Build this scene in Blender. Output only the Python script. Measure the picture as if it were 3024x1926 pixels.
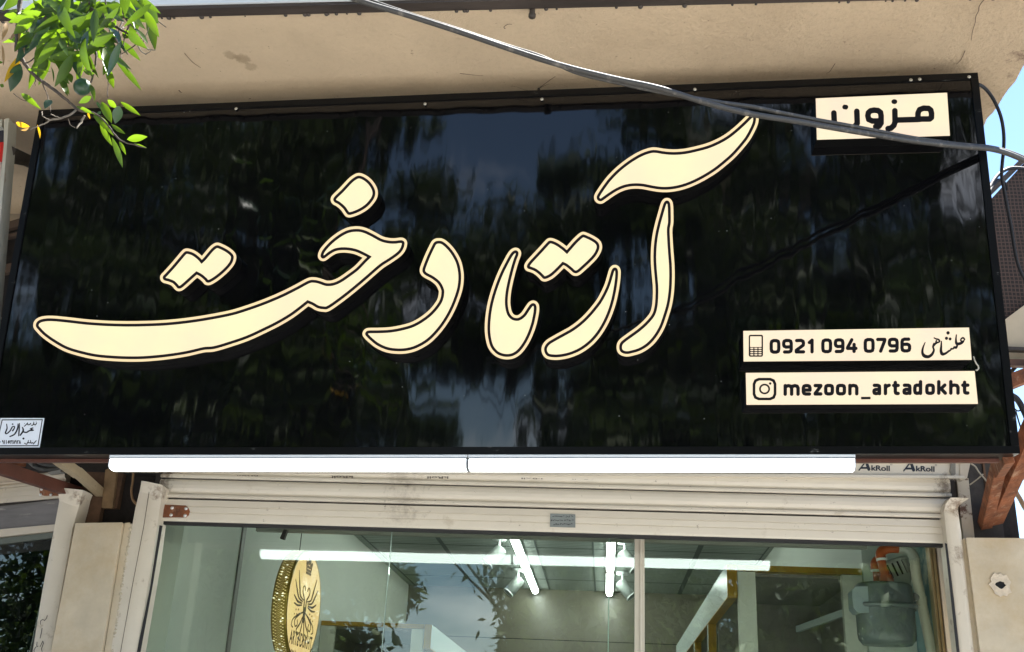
import bpy, bmesh, math, random
import numpy as np
from mathutils import Vector, Matrix
from mathutils.geometry import tessellate_polygon
R_ = math.radians
for o in list(bpy.data.objects): bpy.data.objects.remove(o)
SC = bpy.context.scene
COL = SC.collection

# ---------------------------------------------------------------- camera
F_PX, PW, PH = 3171.79, 3024.0, 1926.0
ROT = np.array([[0.99584648, 0.01138544, -0.09033361],      # rows: world X, Y, Z in camera axes (right, down, forward)
                [0.07950322, 0.37480087, 0.92369018],
                [0.04437374, -0.92703542, 0.37233895]])
CAM = np.array([0.0, -4.0889, 1.6])
cd = bpy.data.cameras.new('camera'); cam = bpy.data.objects.new('camera', cd); COL.objects.link(cam)
cd.sensor_fit = 'HORIZONTAL'; cd.sensor_width = 36; cd.lens = 36 * F_PX / PW
cd.clip_start = .05; cd.clip_end = 2000
m4 = Matrix.Identity(4)
for i in range(3):
    m4[i][0] = ROT[i][0]; m4[i][1] = -ROT[i][1]; m4[i][2] = -ROT[i][2]; m4[i][3] = CAM[i]
cam.matrix_world = m4
SC.camera = cam

# ---------------------------------------------------------------- world, sun, exposure
SUN = Vector((.33, .36, .87)).normalized()
W = bpy.data.worlds.new('World'); SC.world = W; W.use_nodes = True
wn = W.node_tree.nodes; wl = W.node_tree.links
sky = wn.new('ShaderNodeTexSky'); sky.sky_type = 'NISHITA'; sky.sun_disc = False
sky.sun_elevation = math.asin(SUN.z); sky.sun_rotation = math.atan2(SUN.x, SUN.y)
sky.air_density = 1.0; sky.dust_density = 0; sky.ozone_density = 2.0
tcw = wn.new('ShaderNodeTexCoord'); cn = wn.new('ShaderNodeTexNoise'); cn.inputs['Scale'].default_value = 2.6; cn.inputs['Detail'].default_value = 7; cn.inputs['Roughness'].default_value = .58
cmp_ = wn.new('ShaderNodeMapping'); cmp_.inputs['Scale'].default_value = (1, 1, 2.2); cmp_.inputs['Location'].default_value = (.35, .2, .1); wl.new(tcw.outputs['Generated'], cmp_.inputs[0]); wl.new(cmp_.outputs[0], cn.inputs['Vector'])
cr = wn.new('ShaderNodeMapRange'); cr.inputs[1].default_value = .53; cr.inputs[2].default_value = .70; cr.inputs[4].default_value = .85; wl.new(cn.outputs[0], cr.inputs[0])
sy = wn.new('ShaderNodeSeparateXYZ'); wl.new(tcw.outputs['Generated'], sy.inputs[0]); cy_ = wn.new('ShaderNodeMapRange'); cy_.inputs[1].default_value = .1; cy_.inputs[2].default_value = -.4; wl.new(sy.outputs[1], cy_.inputs[0])
cmul = wn.new('ShaderNodeMath'); cmul.operation = 'MULTIPLY'; wl.new(cr.outputs[0], cmul.inputs[0]); wl.new(cy_.outputs[0], cmul.inputs[1])
cx = wn.new('ShaderNodeMix'); cx.data_type = 'RGBA'; wl.new(cmul.outputs[0], cx.inputs['Factor']); wl.new(sky.outputs[0], cx.inputs['A']); cx.inputs['B'].default_value = (13, 13.3, 14.2, 1)
wl.new(cx.outputs['Result'], wn['Background'].inputs[0]); wn['Background'].inputs[1].default_value = .085
sd = bpy.data.lights.new('sun', 'SUN'); sd.energy = 5.0; sd.angle = R_(.5); sd.color = (1, .965, .90)
so = bpy.data.objects.new('sun', sd); COL.objects.link(so)
so.rotation_euler = (-SUN).to_track_quat('-Z', 'Y').to_euler()
SC.view_settings.view_transform = 'Standard'; SC.view_settings.look = 'None'
SC.view_settings.exposure = 1.95; SC.view_settings.gamma = 1
EXP = 2 ** 1.95
SC.cycles.use_denoising = True
SC.cycles.transparent_max_bounces = 12

# ---------------------------------------------------------------- measuring helpers
def ray(px, py):
    return ROT @ np.array([px - PW / 2, py - PH / 2, F_PX])
def at(px, py, Y):                      # a point of the photograph on the plane y = Y
    r = ray(px, py); t = (Y - CAM[1]) / r[1]; return Vector(CAM + t * r)
def atz(px, py, Z):
    r = ray(px, py); t = (Z - CAM[2]) / r[2]; return Vector(CAM + t * r)
def atx(px, py, X):
    r = ray(px, py); t = (X - CAM[0]) / r[0]; return Vector(CAM + t * r)
def onpl(px, py, P0, N):
    r = ray(px, py); t = (np.array(P0) - CAM) @ np.array(N) / (r @ np.array(N)); return Vector(CAM + t * r)

# ---------------------------------------------------------------- materials
MATS = {}
def mat(name, col, rough=.6, metal=0, var=.0, vscale=6, bump=0, bscale=40, emis=None, estr=0, spec=.5, stretch=(1, 1, 1),
        dirt=None, dscale=3, dlo=.55, dhi=.75, coat=0, speck=None, spscale=60, spth=.06, transl=0):
    if name in MATS: return MATS[name]
    m = bpy.data.materials.new(name); m.use_nodes = True; MATS[name] = m
    nt = m.node_tree; n = nt.nodes; l = nt.links; b = n['Principled BSDF']
    b.inputs['Base Color'].default_value = (*col, 1); b.inputs['Roughness'].default_value = rough
    b.inputs['Metallic'].default_value = metal; b.inputs['Specular IOR Level'].default_value = spec
    b.inputs['Coat Weight'].default_value = coat
    tc = n.new('ShaderNodeTexCoord'); mp = n.new('ShaderNodeMapping'); mp.inputs['Scale'].default_value = stretch
    l.new(tc.outputs['Object'], mp.inputs[0])
    cur = None
    def noise(sc, det=5, rgh=.6):
        t = n.new('ShaderNodeTexNoise'); t.inputs['Scale'].default_value = sc; t.inputs['Detail'].default_value = det
        t.inputs['Roughness'].default_value = rgh; l.new(mp.outputs[0], t.inputs['Vector']); return t
    def mix(fac, c1, c2, c1sock=None):
        x = n.new('ShaderNodeMix'); x.data_type = 'RGBA'
        l.new(fac, x.inputs['Factor'])
        if c1sock: l.new(c1sock, x.inputs['A'])
        else: x.inputs['A'].default_value = (*c1, 1)
        x.inputs['B'].default_value = (*c2, 1); return x.outputs['Result']
    def ramp(sock, lo, hi):
        r = n.new('ShaderNodeMapRange'); r.inputs[1].default_value = lo; r.inputs[2].default_value = hi; l.new(sock, r.inputs[0]); return r.outputs[0]
    if var:
        t = noise(vscale)
        cur = mix(ramp(t.outputs[0], .3, .7), [c * (1 - var) for c in col], [min(1, c * (1 + var)) for c in col])
    if dirt:
        t = noise(dscale, 8, .7)
        cur = mix(ramp(t.outputs[0], dlo, dhi), col, dirt, cur)
    if speck:
        v = n.new('ShaderNodeTexVoronoi'); v.inputs['Scale'].default_value = spscale; l.new(tc.outputs['Object'], v.inputs['Vector'])
        t2 = noise(spscale * .13, 2)
        s = n.new('ShaderNodeMath'); s.operation = 'MULTIPLY'
        l.new(ramp(v.outputs['Distance'], spth, spth * .5), s.inputs[0]); l.new(ramp(t2.outputs[0], .5, .56), s.inputs[1])
        cur = mix(s.outputs[0], col, speck, cur)
    if cur: l.new(cur, b.inputs['Base Color'])
    if bump:
        t = noise(bscale, 4); bp = n.new('ShaderNodeBump'); bp.inputs['Strength'].default_value = bump; bp.inputs['Distance'].default_value = .01
        l.new(t.outputs[0], bp.inputs['Height']); l.new(bp.outputs[0], b.inputs['Normal'])
    if emis:
        b.inputs['Emission Color'].default_value = (*emis, 1); b.inputs['Emission Strength'].default_value = estr
    if transl:
        tr = n.new('ShaderNodeBsdfTranslucent'); mx = n.new('ShaderNodeMixShader'); mx.inputs[0].default_value = transl
        tr.inputs[0].default_value = (min(1, col[0] * 2.2), min(1, col[1] * 2.1), col[2] * .8, 1)
        l.new(b.outputs[0], mx.inputs[1]); l.new(tr.outputs[0], mx.inputs[2]); l.new(mx.outputs[0], n['Material Output'].inputs[0])
    return m

# ---------------------------------------------------------------- mesh builder
class MB:
    def __init__(s): s.v = []; s.f = []; s.mi = []; s.sm = []; s.k = 0
    def add(s, vs, fs, mi=0, smooth=False):
        k = len(s.v); s.v += [tuple(x) for x in vs]
        for f in fs: s.f.append([i + k for i in f]); s.mi.append(mi); s.sm.append(smooth)
        return s
    def box(s, a, b, mi=0):
        (x0, y0, z0), (x1, y1, z1) = a, b
        x0, x1 = min(x0, x1), max(x0, x1); y0, y1 = min(y0, y1), max(y0, y1); z0, z1 = min(z0, z1), max(z0, z1)
        v = [(x, y, z) for z in (z0, z1) for y in (y0, y1) for x in (x0, x1)]
        return s.add(v, [(0, 2, 3, 1), (4, 5, 7, 6), (0, 1, 5, 4), (2, 6, 7, 3), (0, 4, 6, 2), (1, 3, 7, 5)], mi)
    def prism(s, pts, vec, mi=0, side=None, smooth=False):   # polygon of 3D points pushed along vec
        return s.slab([pts], vec, mi, side, smooth)
    def slab(s, loops, vec, mi=0, side=None, smooth=False):
        loops = [[Vector(p) for p in lp] for lp in loops]; vec = Vector(vec)
        flat = [p for lp in loops for p in lp]; n = len(flat)
        tris = tessellate_polygon(loops)
        nrm = Vector((0, 0, 0))
        lp = loops[0]
        for i in range(len(lp)): nrm += lp[i].cross(lp[(i + 1) % len(lp)])
        ff = []
        for t in tris:
            a, b, c = (flat[i] for i in t)
            if (b - a).cross(c - a).dot(vec) > 0: t = t[::-1]
            ff.append(tuple(t))
        k = len(s.v)
        s.add(flat, ff, mi)
        s.add([p + vec for p in flat], [f[::-1] for f in ff], mi if side is None else side)
        o = 0; sd_ = mi if side is None else side
        for j, lp in enumerate(loops):
            m = len(lp); vs = lp + [p + vec for p in lp]
            flip = (nrm.dot(vec) > 0) != (j > 0)
            fs = []
            for i in range(m):
                q = (i, (i + 1) % m, m + (i + 1) % m, m + i)
                fs.append(q if flip else q[::-1])
            s.add(vs, fs, sd_, smooth)
        return s
    def bar(s, a, b, w, h, up=(0, 0, 1), mi=0):              # a rectangular bar from a to b
        a, b = Vector(a), Vector(b); d = (b - a).normalized(); u = Vector(up)
        x = d.cross(u).normalized() * (w / 2); z = x.cross(d).normalized() * (h / 2)
        v = [p + sx * x + sz * z for p in (a, b) for sx, sz in ((-1, -1), (1, -1), (1, 1), (-1, 1))]
        return s.add(v, [(0, 1, 2, 3), (7, 6, 5, 4), (0, 4, 5, 1), (1, 5, 6, 2), (2, 6, 7, 3), (3, 7, 4, 0)], mi)
    def tube(s, pts, r, seg=10, mi=0, caps=True):
        pts = [Vector(p) for p in pts]; n = len(pts); rs = r if isinstance(r, (list, tuple)) else [r] * n
        vs = []; fs = []; prev = None
        for i, p in enumerate(pts):
            d = (pts[min(i + 1, n - 1)] - pts[max(i - 1, 0)]).normalized()
            if prev is None:
                x = d.orthogonal().normalized()
            else:
                x = (prev - d * prev.dot(d)).normalized()
            prev = x; y = d.cross(x)
            for j in range(seg):
                a = 2 * math.pi * j / seg; vs.append(p + (x * math.cos(a) + y * math.sin(a)) * rs[i])
        for i in range(n - 1):
            for j in range(seg):
                a, b = i * seg + j, i * seg + (j + 1) % seg; fs.append((a, b, b + seg, a + seg))
        s.add(vs, fs, mi, True)
        if caps:
            k = len(s.v) - len(vs)
            s.f.append([k + j for j in range(seg)][::-1]); s.mi.append(mi); s.sm.append(False)
            s.f.append([k + (n - 1) * seg + j for j in range(seg)]); s.mi.append(mi); s.sm.append(False)
        return s
    def lathe(s, prof, c, axis=(0, 0, 1), seg=32, mi=0, xd=None):    # prof: (radius, height along axis)
        ax = Vector(axis).normalized(); x = (Vector(xd) if xd else ax.orthogonal()).normalized(); y = ax.cross(x); c = Vector(c)
        vs = [c + ax * h + (x * math.cos(2 * math.pi * j / seg) + y * math.sin(2 * math.pi * j / seg)) * r for r, h in prof for j in range(seg)]
        fs = [(i * seg + j, i * seg + (j + 1) % seg, (i + 1) * seg + (j + 1) % seg, (i + 1) * seg + j) for i in range(len(prof) - 1) for j in range(seg)]
        return s.add(vs, fs, mi, True)
    def build(s, name, mats, parent=None, bevel=0, auto=False):
        me = bpy.data.meshes.new(name); me.from_pydata(s.v, [], s.f); me.validate()
        if not isinstance(mats, (list, tuple)): mats = [mats]
        for m in mats: me.materials.append(m)
        if len(me.polygons) == len(s.f):
            me.polygons.foreach_set('material_index', s.mi); me.polygons.foreach_set('use_smooth', s.sm)
        me.update()
        o = bpy.data.objects.new(name, me); COL.objects.link(o)
        if parent: o.parent = parent
        if bevel:
            b = o.modifiers.new('bevel', 'BEVEL'); b.width = bevel; b.segments = 2; b.limit_method = 'ANGLE'; b.angle_limit = R_(40)
        return o
def tag(o, label=None, cat=None, group=None, kind=None):
    for k, v in (('label', label), ('category', cat), ('group', group), ('kind', kind)):
        if v: o[k] = v
    return o
def thing(name, label, cat, group=None, loc=None):
    o = bpy.data.objects.new(name, None); COL.objects.link(o); o.empty_display_size = .1
    return tag(o, label, cat, group)

# ---------------------------------------------------------------- outlines from strokes and curves
def smooth_loop(pts, k=5, closed=True):
    P = []
    for p in pts:
        P += [p[:2]] * (3 if len(p) > 2 else 1)
    P = [np.array(p, float) for p in P]; n = len(P); out = []
    rng = range(n) if closed else range(n - 1)
    for i in rng:
        a, b, c, d = (P[(i + j) % n] if closed else P[min(max(i + j, 0), n - 1)] for j in (-1, 0, 1, 2))
        if np.allclose(b, c): continue
        for t in np.linspace(0, 1, k, endpoint=False):
            out.append(.5 * (2 * b + (c - a) * t + (2 * a - 5 * b + 4 * c - d) * t * t + (3 * b - a - 3 * c + d) * t ** 3))
    if not closed: out.append(P[-1])
    return np.array(out)
def sdf_poly(loop, X, Y):
    d = np.full(X.shape, 1e9); ins = np.zeros(X.shape, bool); n = len(loop)
    for i in range(n):
        ax, ay = loop[i]; bx, by = loop[(i + 1) % n]; ex, ey = bx - ax, by - ay
        L = ex * ex + ey * ey
        if L < 1e-12: continue
        wx, wy = X - ax, Y - ay; t = np.clip((wx * ex + wy * ey) / L, 0, 1)
        d = np.minimum(d, (wx - ex * t) ** 2 + (wy - ey * t) ** 2)
        c = ((ay > Y) != (by > Y))
        if ey != 0: ins ^= c & (X < ax + (Y - ay) * ex / ey)
    d = np.sqrt(d); return np.where(ins, -d, d)
def sdf_strokes(strokes, X, Y):
    d = np.full(X.shape, 1e9)
    for st in strokes:
        if len(st) == 1:
            x, y, r = st[0]; d = np.minimum(d, np.hypot(X - x, Y - y) - r); continue
        for (ax, ay, ra), (bx, by, rb) in zip(st[:-1], st[1:]):
            ex, ey = bx - ax, by - ay; L = ex * ex + ey * ey + 1e-9
            t = np.clip(((X - ax) * ex + (Y - ay) * ey) / L, 0, 1)
            d = np.minimum(d, np.hypot(X - ax - ex * t, Y - ay - ey * t) - (ra + (rb - ra) * t))
    return d
def contours(Dm, x0, y0, h, level=0.0, tol=.12):
    D = Dm - level; ny, nx = D.shape; seg = {}
    ins = D < 0
    def pt(i, j, e):
        if e == 0: a, b = D[j, i], D[j, i + 1]; t = a / (a - b); return (x0 + (i + t) * h, y0 + j * h)
        a, b = D[j, i], D[j + 1, i]; t = a / (a - b); return (x0 + i * h, y0 + (j + t) * h)
    code = ins[:-1, :-1] * 1 + ins[:-1, 1:] * 2 + ins[1:, 1:] * 4 + ins[1:, :-1] * 8
    # edge keys: (i,j,0) top/horizontal, (i,j,1) left/vertical
    tab = {1: [('L', 'T')], 2: [('T', 'R')], 3: [('L', 'R')], 4: [('R', 'B')], 5: [('L', 'T'), ('R', 'B')], 6: [('T', 'B')], 7: [('L', 'B')],
           8: [('B', 'L')], 9: [('B', 'T')], 10: [('T', 'R'), ('B', 'L')], 11: [('B', 'R')], 12: [('R', 'L')], 13: [('R', 'T')], 14: [('T', 'L')]}
    js, is_ = np.nonzero((code > 0) & (code < 15))
    for j, i in zip(js.tolist(), is_.tolist()):
        key = {'T': (i, j, 0), 'B': (i, j + 1, 0), 'L': (i, j, 1), 'R': (i + 1, j, 1)}
        for a, b in tab[int(code[j, i])]: seg[key[a]] = key[b]
    loops = []
    while seg:
        s0, nx_ = seg.popitem(); ch = [s0]
        while nx_ != s0 and nx_ in seg:
            ch.append(nx_); nx_ = seg.pop(nx_)
        P = np.array([pt(*k) for k in ch])
        if len(P) < 4: continue
        keep = simplify(P, tol)
        if len(keep) >= 3: loops.append(keep)
    return loops
def simplify(P, tol):
    n = len(P); k = int(np.argmax(np.hypot(*(P - P[0]).T)))
    def rdp(a):
        if len(a) < 3: return [tuple(a[0])]
        d = a[-1] - a[0]; L = np.hypot(*d) + 1e-12
        dist = np.abs(d[0] * (a[:, 1] - a[0][1]) - d[1] * (a[:, 0] - a[0][0])) / L
        i = int(np.argmax(dist))
        if dist[i] < tol: return [tuple(a[0])]
        return rdp(a[:i + 1]) + rdp(a[i:])
    return rdp(P[:k + 1]) + rdp(np.vstack([P[k:], P[:1]]))
def area(lp): return .5 * sum(a[0] * b[1] - b[0] * a[1] for a, b in zip(lp, lp[1:] + lp[:1]))
def groups_of(loops):                    # outer loops each with the holes inside them
    loops = sorted(loops, key=lambda l: -abs(area(l))); out = []
    if not loops: return out
    sg = area(loops[0]) > 0
    for lp in loops:
        if (area(lp) > 0) == sg: out.append([lp])
        else:
            for g in out:
                if float(sdf_poly(np.array(g[0]), np.array([lp[0][0]]), np.array([lp[0][1]]))[0]) < 0: g.append(lp); break
    return out
def grid(x0, x1, y0, y1, h):
    return np.meshgrid(np.arange(x0, x1 + h, h), np.arange(y0, y1 + h, h))
def stroke_groups(strokes, h=.5, grow=0):
    xs = [p[0] for s in strokes for p in s]; ys = [p[1] for s in strokes for p in s]; r = max(p[2] for s in strokes for p in s) + 3 * h + grow
    X, Y = grid(min(xs) - r, max(xs) + r, min(ys) - r, max(ys) + r, h)
    return groups_of(contours(sdf_strokes(strokes, X, Y), X[0, 0], Y[0, 0], h, grow, h * .2))
def zz(pts, sc, ox, oy): return [(p[0] / sc + ox, p[1] / sc + oy, *p[2:]) for p in pts]
def zs(strokes, sc, ox, oy): return [[(x / sc + ox, y / sc + oy, w / sc) for x, y, w in s] for s in strokes]
def sm(st, k=4):                         # smooth a stroke with its widths
    if len(st) < 3: return st
    P = np.array(st, float); out = []; n = len(P)
    for i in range(n - 1):
        a, b, c, d = P[max(i - 1, 0)], P[i], P[i + 1], P[min(i + 2, n - 1)]
        for t in np.linspace(0, 1, k, endpoint=False):
            out.append(tuple(.5 * (2 * b + (c - a) * t + (2 * a - 5 * b + 4 * c - d) * t * t + (3 * b - a - 3 * c + d) * t ** 3)))
    out.append(tuple(P[-1])); return out
def path3(pts, k=6):
    P = [np.array(p, float) for p in pts]; out = []; n = len(P)
    for i in range(n - 1):
        a, b, c, d = P[max(i - 1, 0)], P[i], P[i + 1], P[min(i + 2, n - 1)]
        for t in np.linspace(0, 1, k, endpoint=False):
            out.append(Vector(.5 * (2 * b + (c - a) * t + (2 * a - 5 * b + 4 * c - d) * t * t + (3 * b - a - 3 * c + d) * t ** 3)))
    out.append(Vector(P[-1])); return out
def text_mesh(body, offset=0.0, xs=1.0, spacing=1.0):
    cu = bpy.data.curves.new('text', 'FONT'); cu.body = body; cu.size = 1; cu.offset = offset; cu.space_character = spacing
    cu.resolution_u = 6
    o = bpy.data.objects.new('text', cu); COL.objects.link(o)
    dg = bpy.context.evaluated_depsgraph_get(); me = bpy.data.meshes.new_from_object(o.evaluated_get(dg))
    V = [v.co.copy() for v in me.vertices]; Fc = [list(p.vertices) for p in me.polygons]
    bpy.data.objects.remove(o); bpy.data.curves.remove(cu); bpy.data.meshes.remove(me)
    return V, Fc
def fit_text(mb, body, quad, mi=0, offset=0.0, spacing=1.0, flip=False, lift=None):
    """text fitted into the planar quad (bottom-left, bottom-right, top-left)"""
    V, Fc = text_mesh(body, offset, 1, spacing)
    x0 = min(v.x for v in V); x1 = max(v.x for v in V); y0 = min(v.y for v in V); y1 = max(v.y for v in V)
    o, a, b = (Vector(p) for p in quad); vs = []
    for v in V:
        s_, t_ = (v.x - x0) / (x1 - x0), (v.y - y0) / (y1 - y0)
        vs.append(o + (a - o) * s_ + (b - o) * t_)
    mb.add(vs, Fc, mi)

# ================================================================ materials used in several places
M_STONE = mat('travertine', (.53, .445, .315), .55, var=.12, vscale=9, bump=.1, bscale=60, dirt=(.42, .30, .15), dscale=4, dlo=.44, dhi=.8)
M_PLASTER = mat('plaster', (.52, .42, .31), .85, var=.09, vscale=3.5, bump=.16, bscale=110, dirt=(.36, .26, .17), dscale=2.2, dlo=.55, dhi=.8)
M_CREAM = mat('cream_metal', (.64, .575, .465), .38, var=.035, vscale=4, dirt=(.38, .30, .20), dscale=9, dlo=.6, dhi=.85, bump=.03, bscale=30)
M_CREAMW = mat('worn_cream_metal', (.56, .48, .37), .5, var=.06, vscale=5, dirt=(.20, .13, .08), dscale=12, dlo=.62, dhi=.75, bump=.06, bscale=50)
M_RUST = mat('rusty_steel', (.19, .062, .022), .8, var=.5, vscale=22, bump=.5, bscale=70, dirt=(.34, .20, .12), dscale=20, dlo=.54, dhi=.68)
M_OXIDE = mat('red_oxide_steel', (.105, .036, .022), .55, var=.2, vscale=10, dirt=(.22, .10, .05), dscale=16, dlo=.62, dhi=.8, bump=.1, bscale=80)
M_DARK = mat('dark_steel', (.045, .036, .03), .7, var=.4, vscale=14, bump=.2, bscale=70)
M_RECESS = mat('shaded_recess', (.018, .013, .010), .9, var=.5, vscale=12, bump=.5, bscale=40)  # near-black; the shade of dark recesses is put into the colour
M_RUBBER = mat('black_rubber', (.012, .011, .011), .6, bump=.1, bscale=60)
M_GALV = mat('pale_fascia_paint', (.66, .70, .72), .6, var=.05, vscale=4)
M_WHITEP = mat('white_wall', (.56, .585, .52), .6, var=.03, vscale=3)
M_GOLD = mat('gold_trim', (.50, .30, .05), .3, metal=.6, var=.1, vscale=8)
M_ALU = mat('gold_aluminium', (.36, .27, .13), .35, metal=.5, var=.2, vscale=20, stretch=(4, 4, .3))

def smudge(m, spots, col):                                       # grime rubbed on at given places
    nt = m.node_tree; n = nt.nodes; l = nt.links; b = n['Principled BSDF']; tc = n.new('ShaderNodeTexCoord'); cur = b.inputs['Base Color'].links[0].from_socket
    t = n.new('ShaderNodeTexNoise'); t.inputs['Scale'].default_value = 38; t.inputs['Detail'].default_value = 8; t.inputs['Roughness'].default_value = .75; l.new(tc.outputs['Object'], t.inputs['Vector'])
    for p, sx, rad, amt in spots:
        mp = n.new('ShaderNodeMapping'); mp.inputs['Scale'].default_value = (sx, 1, 1); mp.inputs['Location'].default_value = (-p.x * sx, -p.y, -p.z); l.new(tc.outputs['Object'], mp.inputs[0])
        d = n.new('ShaderNodeVectorMath'); d.operation = 'LENGTH'; l.new(mp.outputs[0], d.inputs[0])
        r = n.new('ShaderNodeMapRange'); r.inputs[1].default_value = rad; r.inputs[2].default_value = 0; r.inputs[3].default_value = -.12; r.inputs[4].default_value = .22; l.new(d.outputs['Value'], r.inputs[0])
        a = n.new('ShaderNodeMath'); l.new(r.outputs[0], a.inputs[0]); l.new(t.outputs[0], a.inputs[1])
        q = n.new('ShaderNodeMapRange'); q.inputs[1].default_value = .52; q.inputs[2].default_value = .72; q.inputs[4].default_value = amt; l.new(a.outputs[0], q.inputs[0])
        x = n.new('ShaderNodeMix'); x.data_type = 'RGBA'; l.new(q.outputs[0], x.inputs['Factor']); l.new(cur, x.inputs['A']); x.inputs['B'].default_value = (*col, 1); cur = x.outputs['Result']
    l.new(cur, b.inputs['Base Color'])
smudge(M_CREAM, [(at(1195, 1408, -.11), .6, .09, .32), (at(1200, 1474, -.11), .7, .09, .3), (at(1190, 1525, -.11), .5, .07, .25), (at(486, 1410, -.11), 1.6, .10, .95), (at(2790, 1440, -.11), 1.3, .09, .8), (at(244, 1455, -.12), 1, .05, .9), (at(2835, 1480, -.15), 1, .05, .5)], (.13, .085, .05))

# ================================================================ ground
g = MB(); g.add([(-60, -60, 0), (60, -60, 0), (60, 60, 0), (-60, 60, 0)], [(0, 1, 2, 3)])
tag(g.build('ground', mat('dusty_ground', (.33, .325, .315), .9, var=.15, vscale=.8)), kind='structure')
g = MB(); g.add([(-60, -10.5, .006), (60, -10.5, .006), (60, -5.6, .006), (-60, -5.6, .006)], [(0, 1, 2, 3)])
tag(g.build('road', mat('asphalt', (.20, .20, .20), .9, var=.2, vscale=2, bump=.2, bscale=120)), kind='structure')
g = MB(); g.box((-60, -5.6, -.2), (60, -.17, .12))
tag(g.build('pavement', mat('paving', (.46, .45, .43), .85, var=.12, vscale=3, bump=.1, bscale=50), bevel=.01), kind='structure')
g = MB(); g.box((-60, -13.4, -.2), (60, -10.5, .12))
tag(g.build('pavement', mat('paving', (0, 0, 0))), kind='structure')

# ================================================================ the shop building
bld = thing('shop_building', 'beige plastered shop building with stone pillars and a balcony slab jutting out over the sign', 'building')
HS, XR = 3.86, 1.375
def lip(x): return -1.232 - .0126 * (x + 2.12)
def strip(m, o0, o1, z0, z1, x1=XR + .01):
    m.slab([[(-6, lip(-6) + o0, z0), (x1, lip(x1) + o0, z0), (x1, lip(x1) + o1, z0), (-6, lip(-6) + o1, z0)]], (0, 0, z1 - z0))
def soffit():
    rnd = random.Random(3); nx, ny = 150, 26; vs = []; fs = []
    for j in range(ny + 1):
        t = j / ny; y = None
        z = HS - .035 * math.sin(math.pi * min(1, t * 1.15)) * .4 - max(0, t - .8) ** 2 * 2.4
        for i in range(nx + 1):
            x = -6 + (XR + 6) * i / nx; y = lip(x) * (1 - t)
            if i == nx: x += rnd.uniform(-.014, .004) + (.012 if .2 < t < .5 else 0)
            vs.append((x, y, z + (rnd.uniform(-.0012, .0012))))
    for j in range(ny):
        for i in range(nx):
            a = j * (nx + 1) + i; fs.append((a, a + nx + 1, a + nx + 2, a + 1))
    m = MB().add(vs, fs, 0, True)
    for j in range(ny):                                        # broken arris along the open end
        a, b = vs[j * (nx + 1) + nx], vs[(j + 1) * (nx + 1) + nx]
        m.add([a, b, (XR + .02, b[1], HS + .03), (XR + .02, a[1], HS + .03)], [(0, 1, 2, 3)], 0, True)
    return m
pm = mat('soffit_plaster', (.61, .465, .305), .85, var=.08, vscale=2.6, dirt=(.50, .37, .235), dscale=1.7, dlo=.5, dhi=.85)
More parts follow.
